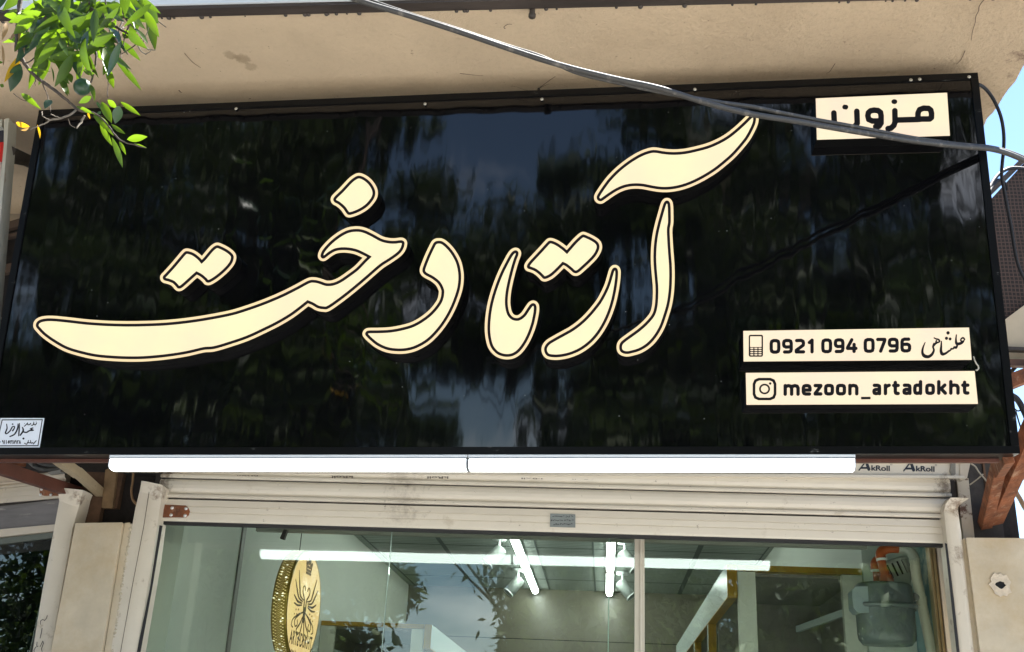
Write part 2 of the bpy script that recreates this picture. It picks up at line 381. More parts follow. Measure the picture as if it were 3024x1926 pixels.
def soffit_nodes(m):                                            # rougher stucco towards the open end of the slab
    nt = m.node_tree; n = nt.nodes; l = nt.links; b = n['Principled BSDF']
    tc = n.new('ShaderNodeTexCoord'); sx = n.new('ShaderNodeSeparateXYZ'); l.new(tc.outputs['Object'], sx.inputs[0])
    mr = n.new('ShaderNodeMapRange'); mr.inputs[1].default_value = -1.2; mr.inputs[2].default_value = 1.3; mr.inputs[3].default_value = .22; mr.inputs[4].default_value = .72
    l.new(sx.outputs[0], mr.inputs[0])
    t = n.new('ShaderNodeTexNoise'); t.inputs['Scale'].default_value = 64; t.inputs['Detail'].default_value = 8; t.inputs['Roughness'].default_value = .7
    l.new(tc.outputs['Object'], t.inputs['Vector'])
    bp = n.new('ShaderNodeBump'); bp.inputs['Distance'].default_value = .03; l.new(mr.outputs[0], bp.inputs['Strength']); l.new(t.outputs[0], bp.inputs['Height'])
    l.new(bp.outputs[0], b.inputs['Normal'])
    src = b.inputs['Base Color'].links[0].from_socket              # pits, rain spots and two thumb-like stains
    v = n.new('ShaderNodeTexVoronoi'); v.inputs['Scale'].default_value = 26; l.new(tc.outputs['Object'], v.inputs['Vector'])
    r = n.new('ShaderNodeMapRange'); r.inputs[1].default_value = .10; r.inputs[2].default_value = .03; l.new(v.outputs['Distance'], r.inputs[0])
    t2 = n.new('ShaderNodeTexNoise'); t2.inputs['Scale'].default_value = 6; l.new(tc.outputs['Object'], t2.inputs['Vector'])
    r2 = n.new('ShaderNodeMapRange'); r2.inputs[1].default_value = .52; r2.inputs[2].default_value = .66; r2.inputs[4].default_value = .55; l.new(t2.outputs[0], r2.inputs[0])
    mu = n.new('ShaderNodeMath'); mu.operation = 'MULTIPLY'; l.new(r.outputs[0], mu.inputs[0]); l.new(r2.outputs[0], mu.inputs[1])
    mx = n.new('ShaderNodeMix'); mx.data_type = 'RGBA'; l.new(mu.outputs[0], mx.inputs['Factor']); l.new(src, mx.inputs['A']); mx.inputs['B'].default_value = (.16, .11, .07, 1)
    cur = mx.outputs['Result']
    mg = n.new('ShaderNodeMath'); mg.operation = 'MULTIPLY'; l.new(mr.outputs[0], mg.inputs[0]); rq = n.new('ShaderNodeMapRange'); rq.inputs[1].default_value = .48; rq.inputs[2].default_value = .72; rq.inputs[4].default_value = .5; l.new(t.outputs[0], rq.inputs[0]); l.new(rq.outputs[0], mg.inputs[1])
    xg = n.new('ShaderNodeMix'); xg.data_type = 'RGBA'; l.new(mg.outputs[0], xg.inputs['Factor']); l.new(cur, xg.inputs['A']); xg.inputs['B'].default_value = (.30, .22, .145, 1); cur = xg.outputs['Result']
    for (cx, cy, rad, amt) in [(682, 158, .026, .45), (718, 168, .03, .55), (742, 190, .026, .4), (700, 165, .02, .3)]:
        p = atz(cx, cy, HS)
        d = n.new('ShaderNodeVectorMath'); d.operation = 'DISTANCE'; l.new(tc.outputs['Object'], d.inputs[0]); d.inputs[1].default_value = p
        ad = n.new('ShaderNodeMath'); ad.operation = 'MULTIPLY_ADD'; l.new(t.outputs[0], ad.inputs[0]); ad.inputs[1].default_value = -.03; l.new(d.outputs['Value'], ad.inputs[2])
        rr = n.new('ShaderNodeMapRange'); rr.inputs[1].default_value = rad - .012; rr.inputs[2].default_value = rad - .022; rr.inputs[4].default_value = amt; l.new(ad.outputs[0], rr.inputs[0])
        mm = n.new('ShaderNodeMix'); mm.data_type = 'RGBA'; l.new(rr.outputs[0], mm.inputs['Factor']); l.new(cur, mm.inputs['A']); mm.inputs['B'].default_value = (.26, .18, .10, 1); cur = mm.outputs['Result']
    l.new(cur, b.inputs['Base Color'])
soffit_nodes(pm)
smudge(pm, [(atz(3012, 158, HS), 1, .07, .9), (atz(2985, 215, HS), 1, .035, .8), (atz(2962, 262, HS), 1, .03, .8), (atz(2935, 300, HS), 1, .03, .7), (atz(2905, 360, HS), 1, .03, .7)], (.20, .125, .085))
so_ = soffit().build('soffit', pm, bld)
crk = mat('crack_brown', (.13, .09, .06), .9)
for pts, w in [([(2905, 0), (2892, 18), (2890, 32), (2882, 48), (2880, 66), (2872, 92), (2868, 120)], .0016), ([(2466, 188), (2458, 200), (2450, 212), (2440, 218), (2436, 230)], .0012), ([(2850, 150), (2838, 176), (2824, 190)], .0012), ([(1358, 217), (1390, 221), (1426, 224)], .0012), ([(1492, 85), (1488, 80), (1500, 72), (1512, 72)], .0014), ([(1590, 262), (1560, 268), (1512, 254), (1492, 276)], .0011), ([(1590, 262), (1622, 238), (1640, 226)], .0016), ([(1590, 262), (1630, 246), (1676, 256)], .0011), ([(1645, 258), (1650, 275)], .0014), ([(545, 158), (570, 185), (592, 200)], .001), ([(528, 266), (534, 272), (538, 272)], .003), ([(735, 292), (741, 290)], .002)]:
    Q = path3([atz(x, y, HS - .0125) for x, y in pts], 3); m = MB(); m.tube(Q, [w * (1 - .5 * i / len(Q)) for i in range(len(Q))], 5); m.build('crack', crk, so_)
m = MB(); m.box((-6, -1.15, HS + .045), (XR + .02, 6.2, HS + .45)); m.build('roof_slab', M_PLASTER, bld)
m = MB(); strip(m, -.05, -.002, HS + .0045, HS + .5, XR + .02); m.build('balcony_fascia', M_GALV, bld)
m = MB(); strip(m, -.042, .002, HS - .008, HS + .004)
rnd = random.Random(8)
for i in range(60):                                             # crumbs of plaster along the steel
    x = rnd.uniform(-2.3, 1.3); s = rnd.uniform(.002, .007); z = HS - .012
    m.lathe([(.0005, -s), (s, -s * .4), (s * 1.3, .001)], (x, lip(x) + .001, z), seg=7)
p = atz(1572, 30, HS - .008); m.tube([(p.x, p.y, HS), (p.x, p.y, HS - .024)], .009, 8); m.lathe([(.001, -.014), (.012, -.012), (.012, 0)], (p.x, p.y, HS - .024), seg=8)
m.build('edge_beam', mat('painted_steel_beam', (.055, .042, .034), .6, var=.4, vscale=6, bump=.15, bscale=60, stretch=(.4, 2, 2)), bld)
m = MB(); m.box((-6, .012, 2.55), (1.42, .2, HS + .04)); m.build('facade_wall', M_PLASTER, bld)
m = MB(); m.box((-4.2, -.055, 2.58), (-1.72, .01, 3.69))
m.build('dark_panel', M_RECESS, bld)
m = MB()
for (x0, y0, x1, y1, w) in [(-40, 690, 75, 655, .035), (-40, 715, 70, 690, .014), (-40, 812, 48, 790, .04), (5, 760, 12, 705, .012)]:
    m.bar(at(x0, y0, -.07), at(x1, y1, -.07), .025, w)
m.build('wall_batten', mat('old_wood', (.10, .065, .045), .85, var=.3, vscale=10), bld)

# stone pillars beside the shutter, the niches above them with shade in their colour
def px_slab(mb, pts, Y, th, mi=0): mb.slab([[at(x, y, Y) for x, y in pts]], (0, th, 0), mi)
m = MB(); px_slab(m, [(223, 1545), (362, 1543), (300, 1926), (285, 2020), (130, 2020), (150, 1926)], -.17, .17); p = m.build('stone_pillar', M_STONE, bld, .004)
m = MB(); px_slab(m, [(368, 1545), (382, 1543), (386, 1552), (329, 1926), (315, 2020), (294, 2020), (308, 1926)], -.155, .15); m.build('stone_return', M_STONE, p)
m = MB(); px_slab(m, [(361, 1550), (370, 1550), (310, 1926), (299, 1926)], -.150, .1); m.build('joint_filler', mat('brown_grout', (.16, .105, .075), .9, var=.2, vscale=20), p)
rnd = random.Random(5); P = []; rr = []
for i in range(120):                                            # mortar squeezed out beside the return
    t = i / 119; P.append(at(388 - 57 * t + rnd.uniform(-2, 2), 1548 + 400 * t, -.152)); rr.append(rnd.choice((.003, .004, .006, .0085)))
m = MB().tube(P, rr, 7)
m.build('mortar_bead', mat('mortar', (.50, .43, .31), .95, var=.2, vscale=30), p)
m = MB(); px_slab(m, [(2853, 1588), (3100, 1590), (3160, 1926), (3180, 2020), (2912, 2020), (2895, 1926)], -.17, .17)
p = m.build('stone_pillar', M_STONE, bld, .004)
m = MB(); px_slab(m, [(2836, 1598), (2850, 1588), (2892, 1926), (2905, 2020), (2888, 2020), (2876, 1926)], -.15, .14); m.build('stone_return', M_STONE, p)
rnd = random.Random(11); c = at(2954, 1728, -.17)               # drilled hole in a patch of filler
def blob(cx, cz, rx, rz, n, j, seed):
    r = random.Random(seed); return [Vector((cx + rx * (1 + r.uniform(-j, j)) * math.cos(a), -.17, cz + rz * (1 + r.uniform(-j, j)) * math.sin(a))) for a in [2 * math.pi * i / n for i in range(n)]]
out = blob(c.x, c.z, .035, .042, 22, .16, 1); inn = blob(c.x, c.z, .0165, .0125, 16, .15, 2)
m = MB(); m.slab([[q + Vector((0, -.004, 0)) for q in out], [q + Vector((0, -.004, 0)) for q in inn]], (0, .006, 0)); m.build('filler_patch', mat('filler', (.60, .50, .37), .9, var=.15, vscale=40, bump=.5, bscale=90), p)
m = MB(); m.slab([[q + Vector((0, -.0022, 0)) for q in inn]], (0, .001, 0)); m.build('drill_hole', mat('hole_black', (.004, .004, .004), .9), p)
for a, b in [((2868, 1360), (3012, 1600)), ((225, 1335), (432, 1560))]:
    m = MB(); A = at(*a, -.01); B = at(*b, -.01); m.box((A.x, -.012, B.z - .03), (B.x, .01, 3.2)); m.build('shaded_niche', M_RECESS, bld)  # flat slabs, coloured near-black for the shade inside the openings
m = MB(); m.box((1.30, -.05, 2.3), (1.44, .009, 3.5)); m.build('concrete_stub', mat('dark_concrete', (.05, .042, .036), .9, var=.4, vscale=9, bump=.4, bscale=50), bld)  # dark brown unclad concrete
for (x0, x1, y0, y1, Y) in [(262, 290, 1340, 1545, -.05), (300, 345, 1390, 1500, -.045), (278, 300, 1345, 1470, -.03)]:
    m = MB(); A = at(x0, y0, Y); B = at(x1, y1, Y); m.box((A.x, Y, B.z), (B.x, Y + .03, A.z + .15)); m.build('rusty_column', mat('rusted_channel', (.10, .052, .026), .85, var=.4, vscale=16, bump=.4, bscale=60), bld)
for (x0, x1, y0, y1, Y) in [(2905, 2925, 1345, 1560, -.055)]:
    m = MB(); A = at(x0, y0, Y); B = at(x1, y1, Y); m.box((A.x, Y, B.z), (B.x, Y + .03, A.z + .3)); m.build('rusty_column', MATS['rusted_channel'], bld)
m = MB(); A = at(325, 1440, -.06); px_slab(m, [(311, 1388), (346, 1372), (332, 1500), (300, 1500)], -.062, .02)
m.build('timber_offcut', mat('stained_timber', (.20, .125, .06), .85, var=.35, vscale=14, bump=.3, bscale=50), bld)

# interior shell
XL, XRI, YB, CZ = -1.71, 1.09, 5.3, 2.95
m = MB(); m.box((XL - .1, .14, 0), (XL, YB, 3.3)); m.build('interior_wall', M_WHITEP, bld)
m = MB(); m.box((XRI, .66, 0), (XRI + .1, YB, 3.3)); m.box((XRI + .1, .655, 0), (1.42, .75, 3.3)); m.build('interior_wall', M_WHITEP, bld)
m = MB(); m.box((1.285, .14, 0), (1.40, .654, 3.3)); m.build('interior_wall', mat('teal_wall_paint', (.10, .24, .27), .6, dirt=(.6, .63, .55), dscale=2.2, dlo=.45, dhi=.52), bld)
bw = mat('laminate_back_wall', (.17, .155, .12), .22, var=.06, vscale=2)
m = MB(); z0 = 2.53
m.box((XL, YB, z0 + .006), (XRI, YB + .1, 3.3)); m.box((XL, YB, 0), (XRI, YB + .1, z0)); m.box((XL, YB + .01, z0), (XRI, YB + .05, z0 + .006), 1)
m.build('interior_wall', [bw, M_RUBBER], bld)
m = MB(); m.box((XL, .06, .1), (1.3, YB, .14)); m.build('shop_floor', mat('pale_tile', (.5, .49, .46), .3), bld)
cm = mat('wavy_ceiling_board', (.29, .325, .30), .45)
def wavy(mm):
    nt = mm.node_tree; n = nt.nodes; l = nt.links; tc = n.new('ShaderNodeTexCoord')
    w = n.new('ShaderNodeTexWave'); w.bands_direction = 'Y'; w.inputs['Scale'].default_value = 5.5; w.inputs['Distortion'].default_value = 2.2; w.inputs['Detail'].default_value = 1; w.inputs['Detail Scale'].default_value = 1.2
    l.new(tc.outputs['Object'], w.inputs[0]); bp = n.new('ShaderNodeBump'); bp.inputs['Strength'].default_value = .6; bp.inputs['Distance'].default_value = .012
    l.new(w.outputs['Fac'], bp.inputs['Height']); l.new(bp.outputs[0], n['Principled BSDF'].inputs['Normal'])
wavy(cm)
m = MB(); m.box((XL, .22, CZ), (XRI, YB, CZ + .06))
for y in (1.23, 1.93, 2.63, 3.33, 4.03, 4.73): m.box((XL + .05, y, CZ - .002), (XRI - .03, y + .012, CZ + .01), 1)
for x, w in ((.60, .035), (-1.15, .03), (XL + .05, .01), (XRI - .04, .01), (-.49, .012), (-.10, .012)): m.box((x, .22, CZ - .003), (x + w, YB, CZ + .01), 1)
m.build('ceiling', [cm, mat('ceiling_joint', (.08, .10, .095), .6)], bld)
m = MB(); m.box((XRI, .22, CZ - .004), (1.285, .654, CZ + .06)); m.box((XL, .205, 2.50), (1.3, .215, 3.3)); m.build('bulkhead', M_WHITEP, bld)

q = atx(712, 1600, XL + .004); m = MB(); m.box((XL + .0005, q.y, .15), (XL + .008, q.y + .045, CZ - .01)); m.build('wall_trim', mat('grey_trim', (.22, .20, .19), .5), bld)

# ================================================================ shop window
win = thing('shop_window', 'clear shopfront glazing in three panes under the roller shutter', 'shop window')
def glass_mat(name, tint, f0=.085, rough=0.0):
    m = bpy.data.materials.new(name); m.use_nodes = True; nt = m.node_tree; n = nt.nodes; l = nt.links
    n.remove(n['Principled BSDF'])
    lw = n.new('ShaderNodeLayerWeight'); lw.inputs[0].default_value = .5
    pw = n.new('ShaderNodeMath'); pw.operation = 'POWER'; pw.inputs[1].default_value = 5; l.new(lw.outputs['Facing'], pw.inputs[0])
    ma = n.new('ShaderNodeMath'); ma.operation = 'MULTIPLY_ADD'; ma.inputs[1].default_value = 1 - f0; ma.inputs[2].default_value = f0; l.new(pw.outputs[0], ma.inputs[0])
    t = n.new('ShaderNodeBsdfTransparent'); t.inputs[0].default_value = (*tint, 1)
    g = n.new('ShaderNodeBsdfGlossy'); g.inputs['Roughness'].default_value = rough; g.inputs[0].default_value = (.93, 1, .95, 1)
    tc = n.new('ShaderNodeTexCoord'); ns = n.new('ShaderNodeTexNoise'); ns.inputs['Scale'].default_value = 3; ns.inputs['Detail'].default_value = 1; l.new(tc.outputs['Object'], ns.inputs['Vector'])
    bp = n.new('ShaderNodeBump'); bp.inputs['Strength'].default_value = .012; bp.inputs['Distance'].default_value = .02; l.new(ns.outputs[0], bp.inputs['Height']); l.new(bp.outputs[0], g.inputs['Normal'])
    mx = n.new('ShaderNodeMixShader'); l.new(ma.outputs[0], mx.inputs[0]); l.new(t.outputs[0], mx.inputs[1]); l.new(g.outputs[0], mx.inputs[2])
    l.new(mx.outputs[0], n['Material Output'].inputs[0]); return m
M_GLASS = glass_mat('clear_glass', (.93, .975, .94), .056)
M_GEDGE = mat('glass_edge', (.35, .45, .40), .15)
GY0 = .085
win.location = (0, GY0, 0)
def X0(px, py, Y=0.0): return at(px, py, Y + GY0).x
ztop = at(1600, 1560, GY0).z + .03
panes = [(X0(440, 1560), X0(1157, 1575) - .0015), (X0(1157, 1575) + .0015, X0(1874, 1590)), (X0(1903, 1590), X0(2738, 1606))]
for i, (a, b) in enumerate(panes):
    m = MB(); m.box((a, 0, .14), (b, .008, ztop)); o = m.build('glass_pane', M_GLASS, win)
x = X0(1157, 1575); m = MB(); m.box((x - .0014, .001, .14), (x + .0014, .007, ztop)); m.build('silicone_joint', M_GEDGE, win)
m = MB(); m.box((X0(1874, 1590), -.012, .14), (X0(1903, 1590), .03, ztop)); m.box((X0(1889, 1590), -.018, .14), (X0(1895, 1590), -.012, ztop))
m.build('mullion', mat('pale_mullion', (.55, .50, .40), .4, dirt=(.35, .25, .12), dscale=10, dlo=.55, dhi=.7, stretch=(3, 3, .4)), win, .002)
m = MB(); a, b = X0(2738, 1606), X0(2752, 1606)
m.box((a, -.02, .14), (a + .008, .03, ztop)); m.box((a + .010, -.03, .14), (a + .017, .03, ztop)); m.box((a + .019, -.012, .14), (b + .008, .03, ztop))
m.build('frame_jamb', M_ALU, win, .001)
m = MB(); m.box((b + .009, -.025, .14), (X0(2800, 1606, -.025), .05, ztop)); m.build('jamb_cover', M_CREAM, win)
m = MB(); zt = at(1600, 1571, GY0 - .02).z
m.box((X0(440, 1560), -.03, zt), (X0(2797, 1606), .05, zt + .14)); m.build('head_channel', M_DARK, win, .002)
m = MB(); m.box((X0(757, 1560, .09), .085, at(900, 1573, GY0 + .09).z), (1.0, .11, at(900, 1573, GY0 + .09).z + .1)); m.build('inner_track', mat('grey_track', (.28, .27, .23), .5, metal=.3), win)
m = MB(); m.slab([[at(x, y, GY0 + .04) - Vector((0, GY0, 0)) for x, y in [(838, 1563), (848, 1565), (838, 1593), (826, 1590)]]], (0, .02, 0)); m.build('door_patch', M_DARK, win)
m = MB(); m.box((X0(1798, 1590, .035), .032, .14), (X0(1801, 1590, .035), .044, ztop)); m.build('sliding_door_edge', M_GEDGE, win)
m = MB(); m.slab([[at(x, y, GY0 - .033) - Vector((0, GY0, 0)) for x, y in [(1845, 1578), (1940, 1583), (1940, 1590), (1845, 1586)]]], (0, .002, 0)); m.build('head_clip', M_RUST, win)

# ================================================================ roller shutter
sh = thing('roller_shutter', 'cream metal roller shutter pulled up above the shop window', 'roller shutter')
SL, SR = at(462, 1500, -.1).x, at(2812, 1500, -.1).x
PROF = [(0, .0735), (.007, .073), (.0135, .064), (.0160, .050), (.0150, .037), (.0105, .0255), (.0035, .0185), (.0035, .0135), (.0165, .0125), (.0172, .004), (.014, .0005), (0, .0005)]
def slat(mb, z, x0, x1, Y=-.1, prof=PROF, tilt=0.0):
    n = len(prof); vs = [(x0, Y - p[0], z + p[1] + tilt * 0) for p in prof] + [(x1, Y - p[0], z + p[1] + tilt) for p in prof]
    for i in range(n - 1):
        mb.add([vs[i], vs[i + 1], vs[n + i + 1], vs[n + i]], [(0, 1, 2, 3)], 0, False)
    mb.add([vs[0], vs[n - 1], vs[2 * n - 1], vs[n]], [(0, 1, 2, 3)], 0)
zb = at(1600, 1572, -.1).z                                        # bottom of the shutter
z1 = at(1600, 1505, -.1).z
hb = z1 - zb
m = MB(); slat(m, zb, SL, SR, prof=[(0, hb), (.010, hb - .001), (.0135, hb * .70), (.0105, hb * .685), (.0105, hb * .665), (.0135, hb * .65), (.0135, hb * .41), (.0105, hb * .395), (.0105, hb * .375), (.0135, hb * .36), (.0135, .006), (.011, 0), (0, 0)])
bot = m.build('bottom_rail', M_CREAM, sh)
m = MB(); m.box((SL, -.103, zb - .012), (SR, -.085, zb)); m.build('rubber_seal', M_RUBBER, bot)
pitch = .0775; SLATS = []
for i in range(5):
    m = MB(); slat(m, z1 + .006 + i * pitch, SL + .002, SR - .002); SLATS.append(m.build('slat', M_CREAM, sh))
m = MB(); m.box((SL, -.096, zb), (SR, -.075, z1 + 6 * pitch)); m.build('gap_shade_back', M_DARK, sh)  # added dark sheet, stands for the shade in the slat gaps
# rusty lock tab with four rivets
m = MB(); tabp = [(466, 1487), (472, 1484), (490, 1491), (548, 1493), (556, 1500), (560, 1510), (557, 1521), (549, 1528), (480, 1528), (468, 1522), (464, 1505)]
px_slab(m, tabp, -.117, .006); tab = m.build('lock_tab', M_RUST, sh, .001)
for q in [(508, 1500), (505, 1521), (549, 1502), (546, 1523)]:
    r = MB(); r.lathe([(.0005, .004), (.005, .003), (.007, 0)], at(*q, -.117), (0, -1, 0), 12); r.build('rivet', mat('rivet_steel', (.6, .58, .55), .35, metal=.7), tab)
# maker's plate
m = MB(); px_slab(m, [(1625, 1517), (1699, 1519), (1699, 1558), (1624, 1556)], -.1175, .004); pl = m.build('maker_plate', mat('grey_plate', (.20, .22, .21), .45, metal=.2, var=.1, vscale=30), sh, .001)
m = MB(); rnd = random.Random(2)
def squiggle(rnd, x0, x1, y, h, w):
    st = []; x = x1
    while x > x0 + 2:
        L = rnd.uniform(3, 9); a = [(x, y + rnd.uniform(-h, 0), w)]
        for k in range(rnd.randint(2, 3)): a.append((x - L * (k + 1) / 3, y + rnd.uniform(-h, h * .5), w * rnd.uniform(.7, 1.2)))
        st.append(a)
        if rnd.random() < .5: st.append([(x - L / 2, y - h * 1.2, w)])
        x -= L + rnd.uniform(.6, 2.2)
    return st
def stroke_mesh(mb, strokes, place, vec, h=.5, mi=0):
    for gp in stroke_groups(strokes, h): mb.slab([[place(*q) for q in lp] for lp in gp], vec, mi)
for (x0, x1, y) in [(1630, 1692, 1526), (1629, 1694, 1538), (1636, 1690, 1549)]:
    stroke_mesh(m, squiggle(rnd, x0, x1, y, 2.6, .8), lambda x, y: at(x, y, -.118), (0, .002, 0), .4)
m.build('plate_lettering', mat('ink_black', (.012, .012, .012), .6), pl)
# hood strip with the film's printed words
hy = -.125
m = MB(); px_slab(m, [(340, 1342), (2855, 1345), (2848, 1413), (340, 1392)], hy, .02)
A, B = at(340, 1394, hy), at(2846, 1414, hy)
m.bar(A + Vector((0, -.006, .004)), B + Vector((0, -.006, .004)), .012, .009); m.bar(at(340, 1362, hy) + Vector((0, -.003, 0)), at(2850, 1368, hy) + Vector((0, -.003, 0)), .006, .006)
hood = m.build('hood_strip', M_CREAM, sh)
m = MB(); px_slab(m, [(2835, 1345), (2870, 1347), (2856, 1412), (2842, 1418), (2835, 1416)], hy - .004, .03); m.build('hood_end', M_CREAMW, hood)
m = MB(); px_slab(m, [(2808, 1361), (2822, 1365), (2822, 1400), (2814, 1408), (2806, 1395)], hy - .006, .004); m.build('torn_film', mat('grey_film', (.22, .20, .16), .6, var=.3, vscale=40), hood)
INK = mat('navy_ink', (.012, .017, .028), .5)
ink_p = lambda x, y: at(x, y, hy - .001)
m = MB()
def akroll(mb, x, y, s):
    P = lambda a, b: ink_p(x + a * s, y + b * s)
    stroke = [[(1, 25.5, 2.0), (18, 4, 2.2)], [(18, 3, 2.6), (23, 3.5, 4), (30, 23, 4.6)], [(8, 19, 2.8), (24, 19, 2.8)]]
    for gp in stroke_groups(stroke, .5): mb.slab([[P(*q) for q in lp] for lp in gp], (0, .002, 0))
    fit_text(mb, 'kRoll', (P(37, 27), P(92, 28.5), P(37, 11)), offset=.03)
    fit_text(mb, '®', (P(93, 12), P(99, 12), P(93, 6)))
akroll(m, 2536, 1363, 1.0); m.build('printed_lettering', INK, hood)
m = MB(); akroll(m, 2668, 1365, 1.0); m.build('printed_lettering', INK, hood)
for x in (700, 980, 1262, 1540, 1690, 1830, 1970, 2100, 2260, 2400, 2520, 2640, 2760):
    a = at(x + 62, 1400 + x * .0055, -.1135); b = at(x, 1400 + x * .0055, -.1135); c = at(x + 62, 1407 + x * .0055, -.1135)
    m = MB(); fit_text(m, 'kRoll', (a, b, c), offset=.02); m.build('printed_lettering', mat('brown_ink', (.13, .11, .09), .6), SLATS[1])   # the same words, upside down on the slat
# guide rails with flared mouths
M_RAIL = mat('rail_cream', (.62, .55, .435), .42, var=.06, vscale=6, bump=.05, bscale=35, dirt=(.26, .18, .105), dscale=15, dlo=.60, dhi=.74)
smudge(M_RAIL, [(at(470, 1450, -.16), 1, .06, .7), (at(2830, 1490, -.16), 1, .07, .8), (at(2832, 1640, -.16), 1, .05, .6), (at(225, 1462, -.14), 1, .04, .6), (at(236, 1475, -.14), 1.4, .04, .9)], (.14, .075, .04))
def rail(pts_l, pts_r, Y, flare, lip):
    """pts: (px,py) down the left and right edge; the first row is the flared mouth"""
    m = MB(); n = len(pts_l); rows = []
    for i, (a, b) in enumerate(zip(pts_l, pts_r)):
        y = Y - flare[i]; rows.append((at(*a, y), at(*b, y)))
    nseg = 6
    for i in range(n - 1):
        (a, b), (c, d) = rows[i], rows[i + 1]; vs = []
        for (p, q) in ((a, b), (c, d)):
            for k in range(nseg + 1):
                t = k / nseg; e = .005 * (1 - abs(2 * t - 1) ** 6); w = p.lerp(q, t); vs.append(w + Vector((0, -e, 0)))
        fs = [(k, nseg + 1 + k, nseg + 2 + k, k + 1) for k in range(nseg)]
        m.add(vs, fs, 0, True)
        m.add([a, c, c + Vector((0, .08, 0)), a + Vector((0, .08, 0))], [(0, 1, 2, 3)]); m.add([b, b + Vector((0, .08, 0)), d + Vector((0, .08, 0)), d], [(0, 1, 2, 3)])
    a, b = rows[0]; m.add([a, b, b + Vector((0, .08, .004)), a + Vector((0, .08, .004))], [(0, 1, 2, 3)])
    return m
m = rail([(418, 1420), (416, 1432), (412, 1452), (400, 1500), (372, 1650), (327, 1926), (312, 2020)], [(478, 1432), (480, 1446), (477, 1470), (472, 1500), (452, 1650), (404, 1926), (390, 2020)], -.155, [.03, .016, .005, 0, 0, 0, 0], 0)
gr = m.build('guide_rail', M_RAIL, sh)
m = MB()
for (a, b), (c, d) in zip(zip([(442, 1436), (424, 1552), (388, 1740), (355, 1926)], [(424, 1552), (388, 1740), (355, 1926), (338, 2020)]), zip([(443.2, 1436), (425.2, 1552), (389.2, 1740), (356.2, 1926)], [(425.2, 1552), (389.2, 1740), (356.2, 1926), (339.2, 2020)])):
    m.slab([[at(*a, -.1685), at(*b, -.1685), at(*d, -.1685), at(*c, -.1685)]], (0, .002, 0))
m.build('seam', mat('seam_brown', (.10, .075, .05), .8), gr)
m = MB()
rnd = random.Random(4)
L = [(477, 1552), (446, 1740), (414, 1926)]
px_slab(m, [(471, 1551), (479, 1553), (448, 1740), (414, 1926), (404, 1926), (442, 1740)], -.1605, .004); m.build('brush_seal', M_RUBBER, gr)
m = rail([(2806, 1470), (2792, 1490), (2788, 1510), (2793, 1560), (2811, 1740), (2832, 1926), (2842, 2020)], [(2862, 1472), (2836, 1488), (2828, 1500), (2838, 1570), (2856, 1740), (2876, 1926), (2886, 2020)], -.155, [.035, .016, .004, 0, 0, 0, 0], 0)
gr = m.build('guide_rail', M_RAIL, sh)
m = MB(); px_slab(m, [(2791, 1604), (2797, 1606), (2817, 1770), (2834, 1926), (2826, 1926), (2809, 1770)], -.1605, .004); m.build('brush_seal', M_RUBBER, gr)
m = MB(); px_slab(m, [(2826, 1415), (2860, 1412), (2866, 1470), (2878, 1588), (2846, 1592), (2832, 1480)], -.06, .04)
m.build('side_plate', mat('rust_spotted_plate', (.50, .42, .31), .6, var=.08, vscale=10, dirt=(.13, .06, .03), dscale=22, dlo=.55, dhi=.62), sh)
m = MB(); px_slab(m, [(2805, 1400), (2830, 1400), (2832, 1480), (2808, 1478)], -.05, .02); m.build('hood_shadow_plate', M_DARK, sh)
m = MB(); px_slab(m, [(462, 1390), (478, 1388), (476, 1420), (468, 1440), (455, 1440)], -.06, .02); m.build('dark_spacer', M_DARK, sh)

# ================================================================ the sign
sg = thing('shop_sign', 'long glossy black shop sign with raised cream lit Persian lettering above the shutter', 'shop sign')
S0 = Vector((-2.19522517, -0.7119786, 3.8282926)); E1 = Vector((0.99934165, -0.03322855, 0.01456435)); E2 = Vector((0.00796116, 0.08236584, -0.99657036))
SN = -E1.cross(-E2).normalized()
if SN.y > 0: SN = -SN                                            # outward normal
SK = .956; S0 = Vector(CAM) + SK * (S0 - Vector(CAM)); SW, SHH = 3.4598 * SK, 1.3289 * SK
def sp(px, py, d=0.0): return onpl(px, py, S0 + SN * d, SN)
def suv(u, v, d=0.0): return S0 + E1 * u + E2 * v + SN * d
def gloss_black():
    m = mat('gloss_black_panel', (.0025, .0025, .003), .045, spec=.55, speck=(.30, .31, .29), spscale=26, spth=.05)
    nt = m.node_tree; n = nt.nodes; l = nt.links; b = n['Principled BSDF']; tc = n.new('ShaderNodeTexCoord')
    hs = []
    for sc, stretch, w in ((2.6, (2.2, 1, .6), 1.0), (12, (1.6, 1, .3), .045), (60, (1, 1, .25), .006)):
        mp = n.new('ShaderNodeMapping'); mp.inputs['Scale'].default_value = stretch; l.new(tc.outputs['Object'], mp.inputs[0])
        t = n.new('ShaderNodeTexNoise'); t.inputs['Scale'].default_value = sc; t.inputs['Detail'].default_value = 2; l.new(mp.outputs[0], t.inputs['Vector'])
        q = n.new('ShaderNodeMath'); q.operation = 'MULTIPLY'; q.inputs[1].default_value = w; l.new(t.outputs[0], q.inputs[0]); hs.append(q)
    a = n.new('ShaderNodeMath'); l.new(hs[0].outputs[0], a.inputs[0]); l.new(hs[1].outputs[0], a.inputs[1])
    a2 = n.new('ShaderNodeMath'); l.new(a.outputs[0], a2.inputs[0]); l.new(hs[2].outputs[0], a2.inputs[1])
    bp = n.new('ShaderNodeBump'); bp.inputs['Strength'].default_value = .22; bp.inputs['Distance'].default_value = .018; l.new(a2.outputs[0], bp.inputs['Height']); l.new(bp.outputs[0], b.inputs['Normal'])
    return m
M_GB = gloss_black()
M_FRAME = mat('black_frame_trim', (.004, .004, .0045), .3, spec=.22, dirt=(.14, .14, .13), dscale=26, dlo=.64, dhi=.72, bump=.05, bscale=40, stretch=(.4, 1, 1))
